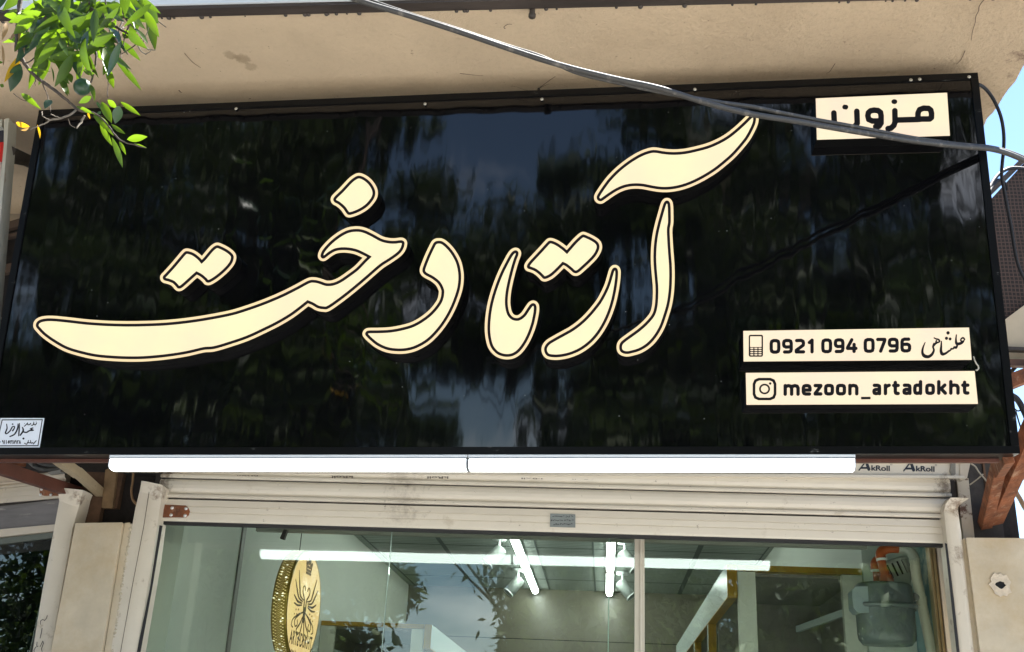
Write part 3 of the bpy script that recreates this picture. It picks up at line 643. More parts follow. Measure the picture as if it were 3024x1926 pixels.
M_SIDE = mat('black_return', (.003, .003, .003), .35, spec=.15)
m = MB(); m.slab([[suv(0, 0), suv(SW, 0), suv(SW, SHH), suv(0, SHH)]], -SN * .1); m.build('panel', M_GB, sg)
m = MB(); fw = .017
def sbox(mb, u0, u1, v0, v1, d0, d1, mi=0): mb.slab([[suv(u0, v0, d1), suv(u1, v0, d1), suv(u1, v1, d1), suv(u0, v1, d1)]], -SN * (d1 - d0), mi)
sbox(m, -.006, SW + .006, -.006, fw, -.104, .006); sbox(m, -.006, SW + .006, SHH - fw, SHH + .006, -.104, .006)
sbox(m, -.006, fw, fw + .0005, SHH - fw - .0005, -.104, .006); sbox(m, SW - fw, SW + .006, fw + .0005, SHH - fw - .0005, -.104, .006)
m.build('frame', M_FRAME, sg, .002)
for px, py in [(697, 320), (1255, 306), (2052, 263), (2690, 235), (2716, 233), (2862, 226), (1600, 292)]:
    m = MB(); p = sp(px, py + 1, .006); m.lathe([(.0005, .003), (.0045, .002), (.006, 0)], p, SN, 8); m.build('rivet', mat('rivet_grey', (.42, .40, .34), .5, metal=.3), sg)
m = MB(); sbox(m, .02, SW - .03, SHH + .007, SHH + .017, -.098, -.072); m.build('support_rail', M_OXIDE, sg)

E_IN = (1.0, .905, .54); E_OUT = (1.0, .80, .43)
def face_mat(name, col, k, edge=False):
    m = mat(name, (.20, .17, .11), .35, emis=col, estr=k / EXP)
    nt = m.node_tree; n = nt.nodes; l = nt.links; b = n['Principled BSDF']; tc = n.new('ShaderNodeTexCoord')
    t = n.new('ShaderNodeTexNoise'); t.inputs['Scale'].default_value = 7; t.inputs['Detail'].default_value = 5; l.new(tc.outputs['Object'], t.inputs['Vector'])
    r = n.new('ShaderNodeMapRange'); r.inputs[1].default_value = .35; r.inputs[2].default_value = .7; r.inputs[3].default_value = 0; r.inputs[4].default_value = 1; l.new(t.outputs[0], r.inputs[0])
    x = n.new('ShaderNodeMix'); x.data_type = 'RGBA'; l.new(r.outputs[0], x.inputs['Factor']); x.inputs['A'].default_value = (*col, 1); x.inputs['B'].default_value = (col[0], col[1] * .89, col[2] * 1.0, 1)
    l.new(x.outputs['Result'], b.inputs['Emission Color']); return m
M_LIT = face_mat('lit_cream_acrylic', E_IN, .93); M_LITO = face_mat('lit_cream_border', E_OUT, .9)
M_LIP = mat('lit_acrylic_edge', (.6, .58, .5), .3, emis=(1, .95, .82), estr=.8 / EXP)
M_LINE = mat('dark_outline_film', (.008, .004, .005), .5, spec=.2)
DL = .058
def letter(name, pts, k=6, label=None):
    lp = smooth_loop(pts, k)
    h = 1.25; x0, y0 = lp.min(0) - 22; x1, y1 = lp.max(0) + 22
    X, Y = grid(x0, x1, y0, y1, h); D = sdf_poly(lp, X, Y)
    body = MB(); face = MB(); line = MB(); core = MB()
    for gp in groups_of(contours(D, x0, y0, h, 15.6, .12)):
        body.slab([[sp(*q, DL - .005) for q in l] for l in gp], -SN * (DL - .005), 0, smooth=True)
    for gp in groups_of(contours(D, x0, y0, h, 15.2, .12)):
        face.slab([[sp(*q, DL) for q in l] for l in gp], -SN * .005, 0, 1, smooth=True)
    for gp in groups_of(contours(D, x0, y0, h, 7.4, .12)):
        line.slab([[sp(*q, DL + .0012) for q in l] for l in gp], -SN * .0012)
    for gp in groups_of(contours(D, x0, y0, h, -1.0, .12)):
        core.slab([[sp(*q, DL + .0022) for q in l] for l in gp], -SN * .001)
    b = body.build('letter', M_SIDE, sg)
    face.build('lit_border', [M_LITO, M_SIDE], b); line.build('outline', M_LINE, b); core.build('lit_face', M_LIT, b)
V = 1
Z1, Z2, Z3, Z4, Z5 = (2.557, 80, 500), (2.557, 600, 460), (3.487, 1000, 660), (3.486, 1400, 660), (3.834, 1720, 300)
letter('madda', zz([(190, 1090), (200, 1060), (260, 970), (330, 880), (420, 790), (520, 710), (620, 645), (700, 605), (780, 580), (830, 578), (900, 590), (1000, 600), (1100, 598), (1200, 585), (1310, 560), (1420, 530), (1530, 485), (1640, 425), (1740, 350), (1840, 260), (1900, 200), (1928, 178), (1937, 190), (1930, 240), (1900, 310), (1850, 400), (1780, 490), (1690, 590), (1600, 670), (1500, 750), (1400, 815), (1300, 870), (1200, 915), (1100, 947), (1000, 965), (900, 968), (800, 955), (700, 935), (620, 928), (540, 932), (460, 950), (380, 985), (300, 1035), (230, 1085), (205, 1100)], *Z5))
letter('alef', zz([(955, 1150), (940, 1178), (925, 1230), (905, 1300), (880, 1390)], *Z5) + zz([(1890, 125), (1876, 240), (1872, 350), (1876, 450), (1885, 550), (1893, 650), (1893, 750), (1885, 850), (1860, 940), (1800, 1020), (1720, 1095), (1640, 1155), (1570, 1205), (1530, 1240), (1520, 1275), (1530, 1305), (1570, 1318), (1620, 1310), (1700, 1285), (1780, 1235), (1850, 1160), (1910, 1060), (1950, 950), (1985, 830), (2005, 700), (2012, 560), (2010, 430), (2000, 300), (1992, 180), (1988, 60)], *Z4) + zz([(972, 1370), (972, 1270), (970, 1200), (965, 1160)], *Z5))
letter('reh', zz([(1448, 480), (1437, 500), (1420, 560), (1395, 640), (1360, 720), (1310, 810), (1250, 890), (1180, 970), (1100, 1045), (1010, 1110), (920, 1160), (830, 1210), (775, 1245), (750, 1280), (748, 1310), (765, 1340), (800, 1350), (860, 1352), (940, 1340), (1020, 1315), (1100, 1275), (1180, 1215), (1250, 1140), (1310, 1050), (1360, 950), (1400, 840), (1430, 720), (1450, 600), (1457, 520), (1455, 488)], *Z4))
letter('teh_alef', zz([(424, 303), (395, 330), (350, 410), (300, 510), (255, 620), (215, 740), (185, 860), (168, 980), (163, 1090), (172, 1180), (195, 1260), (240, 1315), (290, 1340), (345, 1347), (400, 1335), (455, 1295), (510, 1220), (555, 1130), (590, 1030), (612, 930), (618, 870), (612, 848), (598, 852), (570, 890), (530, 950), (480, 990), (435, 1000), (385, 985), (345, 940), (325, 870), (320, 790), (330, 690), (350, 590), (380, 470), (410, 370), (431, 315)], *Z4))
letter('two_dots', zz([(790, 203), (840, 222), (900, 262), (957, 312, V), (1000, 262), (1060, 195), (1115, 145), (1135, 143), (1200, 172), (1250, 205), (1265, 235), (1258, 270), (1230, 320), (1180, 375), (1110, 440), (1050, 487), (1010, 460), (960, 420), (912, 396, V), (860, 450), (790, 515), (732, 545), (715, 535), (680, 500), (630, 465), (578, 445), (570, 440), (590, 410), (650, 345), (720, 270), (770, 215)], *Z4))
letter('dal', zz([(1025, 205), (1060, 210), (1110, 250), (1160, 310), (1205, 390), (1228, 470), (1236, 560), (1225, 660), (1195, 760), (1150, 870), (1090, 980), (1010, 1090), (910, 1190), (800, 1255), (700, 1285), (600, 1290), (500, 1275), (410, 1235), (340, 1180), (305, 1145), (300, 1135), (320, 1128), (420, 1127), (540, 1120), (660, 1098), (770, 1065), (870, 1010), (960, 940), (1030, 860), (1070, 790), (1085, 710), (1075, 660), (1040, 600), (980, 550), (920, 518), (895, 500), (888, 480), (900, 440), (940, 340), (990, 235), (1005, 212)], *Z3))
letter('dot', zz([(1180, 170), (1215, 185), (1250, 215), (1275, 255), (1280, 290), (1265, 325), (1225, 370), (1170, 405), (1110, 427), (1095, 420), (1070, 385), (1030, 350), (1003, 335), (1010, 318), (1060, 270), (1120, 205), (1155, 178)], *Z2))
letter('khe_teh', zz([(905, 755), (920, 720), (975, 660), (1040, 610), (1100, 580), (1160, 572), (1210, 580), (1270, 607), (1340, 645), (1400, 660), (1450, 662), (1495, 657), (1501, 668), (1490, 700), (1465, 730), (1410, 770), (1340, 815), (1280, 865), (1200, 935), (1110, 1010), (1020, 1080), (940, 1135), (910, 1140), (870, 1133), (830, 1110), (787, 1092, V), (740, 1130), (660, 1190), (560, 1250), (450, 1305), (330, 1360), (200, 1405), (80, 1440)], *Z2)
       + zz([(1330, 1345), (1200, 1375), (1050, 1398), (900, 1412), (780, 1415), (650, 1410), (520, 1398), (400, 1372), (300, 1340), (210, 1290), (140, 1240), (100, 1200), (85, 1180), (95, 1160), (130, 1148), (190, 1145), (300, 1155), (450, 1172), (600, 1182), (750, 1186), (900, 1184), (1050, 1177), (1200, 1162), (1350, 1140)], *Z1)
       + zz([(204, 1207), (330, 1170), (470, 1120), (600, 1065), (720, 1005), (800, 962), (840, 957), (880, 966), (930, 982), (985, 978), (1040, 955), (1100, 915), (1170, 862), (1230, 800), (1270, 762, V), (1220, 735), (1150, 705), (1070, 693), (1000, 700), (950, 725), (915, 752)], *Z2))
letter('two_dots', zz([(1210, 637), (1250, 650), (1290, 680), (1317, 712, V), (1350, 680), (1400, 620), (1430, 595), (1450, 597), (1500, 622), (1535, 650), (1540, 672), (1525, 708), (1480, 758), (1420, 808), (1370, 837), (1355, 825), (1320, 795), (1278, 772, V), (1235, 810), (1180, 860), (1150, 882), (1138, 872), (1110, 845), (1070, 828), (1043, 820), (1060, 800), (1110, 745), (1165, 680), (1195, 645)], *Z1))
# light boxes with black lettering
M_BOX = face_mat('lit_cream_panel', (1.0, .86, .60), .90)
INKB = mat('black_lettering', (.006, .005, .006), .5, spec=.2)
def lightbox(name, quad):
    b = MB(); b.slab([[sp(*q, DL) for q in quad]], -SN * DL)
    c = Vector(np.mean([sp(*q, DL) for q in quad], axis=0)); o = b.build(name, M_SIDE, sg)
    f = MB(); f.slab([[c + (sp(*q, DL + .0015) - c) * .994 for q in quad]], -SN * .0012, 0); f.build('lit_face', M_BOX, o); return o
bx = lightbox('name_box', [(2408, 290.5), (2798, 273.5), (2806.5, 401), (2411.5, 413)])
def on(d): return lambda x, y: sp(x, y, d)
TX = on(DL + .0026); tv = -SN * .0009
Z8 = (3.01, 2224, 0); w = 25
m = MB()
ring = lambda cx0, cx1, cy0, cy1, w, r=22: [[(cx0, cy0 + r, w), (cx0 + r * .3, cy0 + r * .3, w), (cx0 + r, cy0, w), (cx1 - r, cy0, w), (cx1 - r * .3, cy0 + r * .3, w), (cx1, cy0 + r, w), (cx1, cy1 - r, w), (cx1 - r * .3, cy1 - r * .3, w), (cx1 - r, cy1, w), (cx0 + r, cy1, w), (cx0 + r * .3, cy1 - r * .3, w), (cx0, cy1 - r, w), (cx0, cy0 + r, w)]]
st = [[(1465, 1045, w), (1466, 1005, w), (1480, 975, w), (1515, 962, w), (1560, 964, w), (1580, 980, w), (1587, 1010, w), (1586, 1045, w), (1570, 1058, w), (1500, 1058, w), (1465, 1062, w), (1290, 1067, w), (1265, 1066, w)],
      [(1260, 985, w), (1262, 1085, w), (1252, 1115, w), (1225, 1140, w), (1200, 1143, w)],
      [(1020, 1030, w), (1025, 1002, w), (1045, 985, w), (1075, 979, w), (1110, 983, w), (1133, 1000, w), (1138, 1030, w), (1138, 1095, w), (1120, 1122, w), (1090, 1125, w)], [(1020, 1030, w), (1028, 1062, w), (1060, 1076, w), (1138, 1076, w)],
      [(922, 990, w), (926, 1095, w), (905, 1125, w), (860, 1140, w), (770, 1140, w), (735, 1120, w), (722, 1085, w), (718, 1005, w)],
      [(1250, 904, 20), (1262, 904, 20)], [(1252, 896, 14), (1260, 912, 14)], [(813, 952, 20), (826, 952, 20)], [(812, 944, 14), (826, 960, 14)]]
stroke_mesh(m, zs(st, *Z8), TX, tv, .6); m.build('lettering', INKB, bx)
Z6 = (3.01, 2150, 940)
bx = lightbox('phone_box', zz([(130, 112), (2148, 82), (2172, 370), (133, 385)], *Z6))
P6 = lambda x, y, d=DL + .0026: sp(x / 3.01 + 2150, y / 3.01 + 940, d)
m = MB()
def rr(x0, y0, x1, y1, r): return [(x0 + r, y0), (x1 - r, y0), (x1 - r * .3, y0 + r * .3), (x1, y0 + r), (x1, y1 - r), (x1 - r * .3, y1 - r * .3), (x1 - r, y1), (x0 + r, y1), (x0 + r * .3, y1 - r * .3), (x0, y1 - r), (x0, y0 + r), (x0 + r * .3, y0 + r * .3)]
holes = [rr(196, 160, 298, 256, 5)] + [rr(198 + 36 * i, 262 + 19 * j, 226 + 36 * i, 273 + 19 * j, 5) for j in range(4) for i in range(3)]
m.slab([[P6(*q) for q in h] for h in [rr(184, 147, 311, 342, 14)] + holes], tv)
OO = [(.3, 0), (.7, 0), (.93, .07), (1, .26), (1, .74), (.93, .93), (.7, 1), (.3, 1), (.07, .93), (0, .74), (0, .26), (.07, .07), (.3, 0)]
NINE = [(1, .55), (.3, .57), (.07, .5), (0, .38), (0, .2), (.07, .06), (.3, 0), (.7, 0), (.93, .07), (1, .24), (1, .76), (.93, .93), (.7, 1), (.12, 1)]
ARCH = [(0, .28), (.15, .06), (.5, 0), (.85, .06), (1, .28), (1, 1)]
GLY = {'0': [OO], '9': [NINE], '6': [[(1 - x, 1 - y) for x, y in NINE]], '2': [[(.05, .02), (.65, 0), (.93, .08), (1, .24), (.96, .42), (0, .86), (0, 1), (1, 1)]], '1': [[(0, .2), (1, 0), (1, 1)]], '7': [[(0, 0), (1, 0), (1, .1), (.42, 1)]],
       '4': [[(.5, 0), (0, .66), (0, .74), (1, .74)], [(.78, .4), (.78, 1)]],
       'm': [[(0, 1), (0, 0)], [(x * .5, y) for x, y in ARCH], [(.5 + x * .5, y) for x, y in ARCH]], 'n': [[(0, 1), (0, 0)], ARCH], 'h': [[(0, 1), (0, -.42)], ARCH], 'o': [OO], 'z': [[(0, 0), (1, 0), (1, .06), (0, .94), (0, 1), (1, 1)]],
       'e': [[(0, .53), (1, .53), (1, .28), (.9, .07), (.65, 0), (.35, 0), (.1, .07), (0, .28), (0, .72), (.1, .93), (.35, 1), (.92, 1)]], 'a': [[(.08, 0), (.7, 0), (.95, .08), (1, .28), (1, 1)], [(1, .5), (.3, .51), (.05, .6), (0, .76), (.08, .94), (.35, 1), (.7, .97), (1, .84)]],
       'r': [[(0, 1), (0, 0)], [(0, .34), (.3, .1), (1, 0)]], 't': [[(.35, -.34), (.35, .74), (.45, .95), (.7, 1), (1, 1)], [(0, .02), (1, .02)]], 'd': [[(1, -.42), (1, 1)], [(1, .1), (.7, 0), (.35, 0), (.1, .07), (0, .3), (0, .7), (.1, .93), (.35, 1), (.7, .97), (1, .84)]],
       'k': [[(0, -.42), (0, 1)], [(.92, 0), (.3, .48)], [(0, .48), (.4, .48), (1, 1)]]}
def glyph(mb, ch, x0, x1, yt, yb, hw):
    st = [[(x0 + hw + (x1 - x0 - 2 * hw) * x, yt + hw + (yb - yt - 2 * hw) * y, hw) for x, y in s] for s in GLY[ch]]
    for gp in stroke_groups(zs(st, *Z6), .3): mb.slab([[TX(*q) for q in l] for l in gp], tv)
for ch, x0, x1 in [('0', 369, 466), ('9', 480, 577), ('2', 592, 686), ('1', 708, 762), ('0', 828, 926), ('9', 940, 1036), ('4', 1048, 1152), ('0', 1205, 1304), ('7', 1316, 1408), ('9', 1420, 1518), ('6', 1532, 1629)]:
    k = (x0 - 369) / 1260; glyph(m, ch, x0, x1, 184 - 14 * k, 316 - 12 * k, 15)
st = [sm([(1752, 215, 4), (1733, 262, 8), (1728, 305, 11), (1745, 334, 15), (1780, 342, 14), (1812, 322, 12), (1830, 285, 9), (1822, 252, 8), (1832, 225, 8)]), sm([(1822, 252, 8), (1850, 222, 8), (1880, 208, 7), (1872, 190, 8), (1846, 182, 6), (1832, 174, 5)]), [(1852, 200, 7), (1846, 222, 7)],
      sm([(1897, 205, 5), (1895, 250, 9), (1893, 290, 12), (1905, 318, 14), (1935, 312, 10), (1965, 290, 9), (1978, 285, 6), (1985, 272, 9), (2002, 272, 6), (2012, 258, 10), (2028, 262, 10), (2036, 245, 9)]),
      sm([(2030, 148, 5), (2026, 190, 8), (2032, 225, 12), (2058, 226, 13), (2085, 214, 10), (2098, 196, 6)]), sm([(2104, 188, 6), (2090, 174, 8), (2074, 182, 7), (2068, 198, 6), (2082, 206, 8)]),
      [(1956, 130, 15)], [(1942, 178, 14)], [(1974, 184, 13)]]
stroke_mesh(m, zs(st, *Z6), TX, tv, .35); m.build('lettering', INKB, bx)
bx = lightbox('handle_box', zz([(152, 485), (2198, 468), (2228, 762), (158, 770)], *Z6))
m = MB()
m.slab([[P6(*q) for q in h] for h in [rr(219, 530, 430, 729, 52), rr(243, 553, 406, 706, 36)]], tv)
circ = lambda cx, cy, r, n=28: [(cx + r * math.cos(2 * math.pi * i / n), cy + r * .96 * math.sin(2 * math.pi * i / n)) for i in range(n)]
m.slab([[P6(*q) for q in h] for h in [circ(325, 629, 49), circ(325, 629, 33)]], tv); m.slab([[P6(*q) for q in circ(375, 580, 11)]], tv)
for ch, x0, x1 in [('m', 493, 638), ('e', 654, 744), ('z', 760, 840), ('o', 853, 943), ('o', 958, 1050), ('n', 1068, 1160), ('a', 1282, 1362), ('r', 1384, 1448), ('t', 1458, 1528), ('a', 1549, 1632), ('d', 1645, 1727), ('o', 1752, 1840), ('k', 1858, 1947), ('h', 1965, 2060), ('t', 2072, 2147)]:
    k = (x0 - 493) / 1600; glyph(m, ch, x0, x1, 584 - 6 * k, 690 - 10 * k, 15.5)
m.slab([[P6(*q) for q in [(1183, 699), (1267, 698), (1267, 720), (1183, 721)]]], tv)
m.build('lettering', INKB, bx)
m = MB(); pts = [P6(x, y, DL * .8) for x, y in [(2180, 340), (2192, 375), (2205, 400), (2222, 425), (2226, 445), (2212, 462), (2200, 460)]]
m.tube(path3(pts), .0022, 6); m.build('string_end', mat('frayed_string', (.5, .46, .36), .9), sg)
# the maker's sticker in the corner
Z7 = (3.01, 0, 900)
P7 = lambda x, y, d=.0024: sp(x / 3.01, y / 3.01 + 900, d)
m = MB(); m.slab([[P7(*q) for q in [(4, 1008), (393, 1008), (350, 1272), (-52, 1272)]]], -SN * .0016); stk = m.build('sticker', mat('sticker_white', (.78, .81, .85), .5), sg)
m = MB(); m.slab([[P7(*q, .003) for q in h] for h in [[(16, 1020), (380, 1018), (341, 1257), (-36, 1259)], [(22, 1028), (371, 1026), (334, 1249), (-29, 1251)]]], -SN * .0005)
st = [sm([(58, 1062, 4), (62, 1100, 5), (48, 1138, 6), (60, 1146, 5), (90, 1120, 5), (108, 1088, 5), (128, 1082, 4), (126, 1100, 5), (112, 1120, 6)]), sm([(112, 1062, 7)] * 2), sm([(160, 1060, 4), (156, 1100, 6), (130, 1150, 6), (88, 1172, 5)]), sm([(172, 1056, 4), (170, 1110, 6), (166, 1165, 5)]),
      sm([(200, 1092, 5), (206, 1120, 7), (180, 1160, 6)]), sm([(206, 1130, 6), (235, 1135, 6), (262, 1120, 6), (296, 1116, 5), (270, 1104, 5), (292, 1096, 5)]), [(208, 1190, 9)],
      sm([(215, 1082, 3), (232, 1066, 4), (240, 1056, 3)]), sm([(244, 1050, 3), (246, 1066, 4), (262, 1066, 4), (272, 1056, 4)]), sm([(276, 1070, 3), (288, 1074, 3), (296, 1060, 4)]), sm([(300, 1042, 3), (302, 1064, 4), (318, 1064, 4), (326, 1050, 3)]), [(312, 1076, 3)], [(322, 1042, 3)], [(218, 1056, 3)],
      sm([(218, 1232, 4), (236, 1240, 4), (246, 1222, 3)]), sm([(252, 1206, 3), (250, 1226, 4), (266, 1228, 4)]), sm([(270, 1206, 3), (276, 1230, 4), (292, 1226, 4)]), sm([(296, 1238, 4), (310, 1222, 4), (322, 1208, 3)])]
x = 2
for ch in 'o911534897 8':
    if ch == 'o': st.append([(x, 1220, 4)])
    elif ch == '1': st.append([(x + 4, 1206, 3), (x + 5, 1234, 3)])
    elif ch == '9': st += [[(x + 9, 1214, 3), (x + 4, 1206, 3), (x + 2, 1216, 3), (x + 9, 1218, 3)], [(x + 9, 1212, 3), (x + 11, 1234, 3)]]
    elif ch == '5': st.append([(x + 8, 1208, 3), (x + 2, 1226, 3), (x + 8, 1232, 3), (x + 13, 1226, 3), (x + 8, 1208, 3)])
    elif ch == '8': st.append([(x + 2, 1234, 3), (x + 7, 1208, 3), (x + 13, 1234, 3)])
    elif ch != ' ': st += [[(x + 2, 1208, 3), (x + 7, 1234, 3)], [(x + 3, 1210, 3), (x + 9, 1214, 3), (x + 13, 1207, 3)]]
    x += 16.5 if ch != ' ' else 2
stroke_mesh(m, zs(st, *Z7), on(.003), -SN * .0005, .35); m.build('sticker_lettering', INKB, stk)
# welded arms from the niches to the foot and head of the sign
def arm(a, b, w, h, mt, up=(0, 0, 1)):
    m = MB(); m.bar(a, b, w, h, up); return m.build('support_arm', mt, sg, .002)
arm(at(2908, 1550, -.06), at(2950, 1372, -.45), .038, .04, M_RUST, (1, 0, .2)); arm(at(2940, 1400, -.30), sp(2975, 1345, -.05), .05, .03, M_RUST, (1, 0, .2))
arm(at(2932, 1534, -.04), at(3062, 1240, -.62), .052, .055, M_RUST, (1, 0, .3))
arm(at(243, 1460, -.03), at(-70, 1360, -.62), .035, .045, M_OXIDE); arm(at(66, 1364, -.30), at(-40, 1338, -.52), .035, .04, M_RUST)
arm(at(303, 1462, -.02), at(226, 1392, -.30), .032, .032, mat('cream_painted_tube', (.40, .31, .19), .6, var=.1, vscale=20, dirt=(.16, .09, .04), dscale=20, dlo=.6, dhi=.7)); arm(at(232, 1400, -.28), at(140, 1334, -.55), .034, .034, MATS['cream_painted_tube'])
m = MB(); p = sp(1590, 287, -.03); q = atz(1591, 259, HS); m.tube([p, q], .005, 8); m.lathe([(.002, -.010), (.016, -.003), (.02, .002)], q, seg=10)
m.build('hanger_rod', M_DARK, sg)

# ================================================================ tube lamps under the sign
lampm = mat('lit_diffuser', (.9, .92, .92), .3, emis=(.93, 1, .99), estr=9.0 / EXP)
housm = mat('white_lamp_housing', (.75, .78, .78), .35)
def batten(name, u0, u1, label, grp):
    t = thing(name, label, 'tube lamp', grp)
    d0 = .003; v0 = SHH + .0075; n = 14
    prof = [(d0 + .002, v0), (d0 + .002, v0 + .014), (d0 - .066, v0 + .014), (d0 - .066, v0)]
    m = MB(); A = [suv(u0, v, d) for d, v in prof]; m.prism(A, E1 * (u1 - u0)); hs_ = m.build('housing', housm, t, .001)
    m = MB(); m.prism([suv(u0, v0 + .0105, d0 + .0045), suv(u0, v0 + .0135, d0 + .0045), suv(u0, v0 + .0135, d0 + .0023), suv(u0, v0 + .0105, d0 + .0023)], E1 * (u1 - u0)); m.build('groove', mat('lamp_groove_grey', (.10, .11, .11), .5), hs_)
    pr = [(d0 + .002 - .0, v0 + .0145)] + [(d0 - .031 + .035 * math.cos(a), v0 + .022 + .022 * max(0, math.sin(a)) ** .6 + .004) for a in np.linspace(0, math.pi, n)] + [(d0 - .064, v0 + .0145)]
    m = MB(); A = [suv(u0 + .004, v, d) for d, v in pr]; m.prism(A, E1 * (u1 - u0 - .008)); m.build('diffuser', lampm, t)
    for u in (u0, u1 - .004):
        m = MB(); m.prism([suv(u, v, d) for d, v in pr], E1 * .0038); m.build('end_cap', mat('lamp_cap_grey', (.45, .47, .48), .4), t)
def su(px, py): p = sp(px, py); return (p - S0).dot(E1)
ua, ub, uc = su(336, 1345), su(1393, 1345), su(2537, 1345)
batten('tube_lamp', ua, ub - .0015, 'white lit tube lamp under the sign, running from the sticker side to the lamp joint', 'tube lamps under the sign')
batten('tube_lamp', ub + .0015, uc, 'white lit tube lamp under the sign, ending beside the printed words on the shutter strip', 'tube lamps under the sign')

# ================================================================ things inside the shop
tubem = mat('lit_tube', (.9, .95, .93), .3, emis=(.92, 1, .95), estr=24.0 / EXP)
def ceiling_lamp(x, y0, y1, label):
    t = thing('ceiling_lamp', label, 'ceiling lamp', 'tube lamps on the shop ceiling')
    m = MB(); m.box((x - .03, y0, CZ - .022), (x + .03, y1, CZ - .0035)); m.build('housing', housm, t)
    m = MB(); m.prism([(x + .027 * math.cos(a), y0 + .004, CZ - .0225 - .026 * math.sin(a)) for a in np.linspace(0, math.pi, 9)], (0, y1 - y0 - .008, 0)); m.build('diffuser', tubem, t)
    m = MB(); m.box((x - .031, y1 + .0005, CZ - .05), (x + .031, y1 + .006, CZ - .0035)); m.build('end_cap', M_DARK, t)
xa, xb = -.605, .026
for x, side in ((xa, 'left row of the shop ceiling'), (xb, 'right row of the shop ceiling')):
    ceiling_lamp(x, 4.05, 5.25, 'lit white tube at the far end of the ' + side)
    ceiling_lamp(x, 1.59, 2.81, 'added unseen tube lamp nearest the window in the ' + side)  # pair added out of view to brighten the front of the shop
    ceiling_lamp(x, 2.82, 4.04, 'lit white tube in the ' + side + ', cut off by the shutter')
def spot(x, y, aim, label):
    t = thing('spotlight', label, 'spotlight', 'white spotlights on the shop ceiling')
    m = MB(); m.lathe([(.002, -.022), (.045, -.022), (.048, -.003)], (x, y, CZ), seg=20); m.build('base', housm, t)
    m = MB(); m.tube([(x, y, CZ - .02), (x, y, CZ - .07), (x + aim[0] * .02, y, CZ - .09)], .008, 8); m.build('arm', housm, t)
    a = Vector(aim).normalized(); c = Vector((x, y, CZ - .1)) - a * .03
    m = MB(); m.lathe([(.002, -.005), (.036, 0), (.044, .01), (.044, .145), (.039, .146), (.037, .12), (.001, .118)], c, a, 24); h = m.build('lamp_head', mat('white_spot_enamel', (.36, .39, .37), .45), t)
    m = MB(); m.lathe([(.0445, .138), (.046, .142), (.0445, .147)], c, a, 24); m.build('rim', housm, h)
spot(at(1475, 1592, 3.0).x, 3.0, (-.62, -.25, -.75), 'white spotlight highest in view beside the left lamp row, tilted to the left')
spot(at(1530, 1704, 4.25).x, 4.25, (-.6, -.2, -.78), 'white spotlight near the back wall beside the left lamp row')
spot(at(1838, 1692, 4.25).x, 4.25, (.62, -.2, -.75), 'white spotlight near the back wall right of the right lamp row')
spot(at(1845, 1592, 3.0).x, 3.0, (.6, -.2, -.76), 'spotlight built in place of a faint reflection, right of the right lamp row')  # added solid stand-in for a ghost reflection
# shelving frames along both walls
M_SHW = mat('white_shelf_gloss', (.60, .68, .66), .18); M_SHC = mat('shelf_board_grey', (.50, .50, .42), .5); M_SHB = mat('shelf_back_wood', (.17, .155, .135), .55, var=.12, vscale=3, stretch=(.6, 1, 4))
M_SHG = mat('gold_edge', (.34, .19, .02), .35, metal=.35, var=.15, vscale=6)
def shelf(label, x_wall, x_front, y0, y1, zt, s):
    t = thing('shelf_unit', label, 'shelving', 'white and gold shelf units')
    m = MB(); rh = .135; th = .042
    a, b = sorted((x_front, x_front + s * th))
    m.box((a, y0 + .006, zt - rh), (b, y1, zt)); top = m.build('top_rail', M_SHW, t)
    m = MB(); m.box((a - .0005, y0, zt - rh), (b + .0005, y0 + .005, zt)); m.box((a, y0 + .006, zt - rh - .005), (b, y1, zt - rh - .0004)); m.build('gold_trim', M_SHG, top)
    for y in (y0 + .95, y0 + 1.85, y1 - .05):
        m = MB(); a2, b2 = sorted((x_front + s * .001, x_front + s * (th - .001))); m.box((a2, y + .003, .15), (b2, y + .05, zt - rh - .006)); o = m.build('post', M_SHW, t)
        m = MB(); m.box((a2, y - .003, .15), (b2, y + .0025, zt - rh - .006)); m.build('gold_trim', M_SHG, o)
    # end frame that faces the street: two uprights, top edge, lower rail
    w = abs(x_wall - x_front) - th
    xi = x_front + s * (th + .004); xo = x_wall - s * .004
    m = MB(); a, b = sorted((xi, xi + s * .075)); m.box((a, y0 + .01, .15), (b, y0 + .05, zt - .028)); m.build('upright', M_SHC, t)
    m = MB(); a, b = sorted((xo, xo - s * .085)); m.box((a, y0 + .01, .15), (b, y0 + .05, zt - .028)); m.build('upright', M_SHC, t)
    m = MB(); a, b = sorted((xi, xo)); m.box((a, y0 + .006, zt - .026), (b, y0 + .05, zt)); m.build('gold_trim', M_SHG, t)
    m = MB(); m.box((a, y0 + .012, zt - .62), (b, y0 + .05, zt - .53)); m.build('lower_rail', M_SHC, t)
    m = MB(); m.box((a, y0 + .052, zt - .04), (b, y1, zt - .02)); m.build('top_board', M_SHB, t)
    m = MB(); a3, b3 = sorted((x_wall - s * .003, x_wall - s * .02)); m.box((a3, y0 + .052, .15), (b3, y1, zt - .041)); m.build('back_board', M_SHB, t)
    m = MB()
    a4, b4 = sorted((xi, x_wall - s * .021))
    m.box((a4, y0 + .9, .15), (b4, y0 + .92, zt - .041)); m.build('divider', M_SHB, t)
    m = MB(); m.bar((xo - s * .02, y0 + .06, zt - .16), (x_wall - s * .14, y0 + .88, zt - .16), .015, .03); m.build('hanging_rail', M_SHW, t)
    return t
zt_ = at(2400, 1674, .655).z
shelf('tall white shelf unit with gold edges beside the gas meter', XRI, at(2147, 1700, .655).x, .655, 4.2, zt_, 1)
yl = 2.45
shelf('white shelf unit with gold edges deep on the left side behind the round emblem sign', XL, at(1275, 1850, yl).x, yl, 4.9, at(1100, 1838, yl).z, -1)
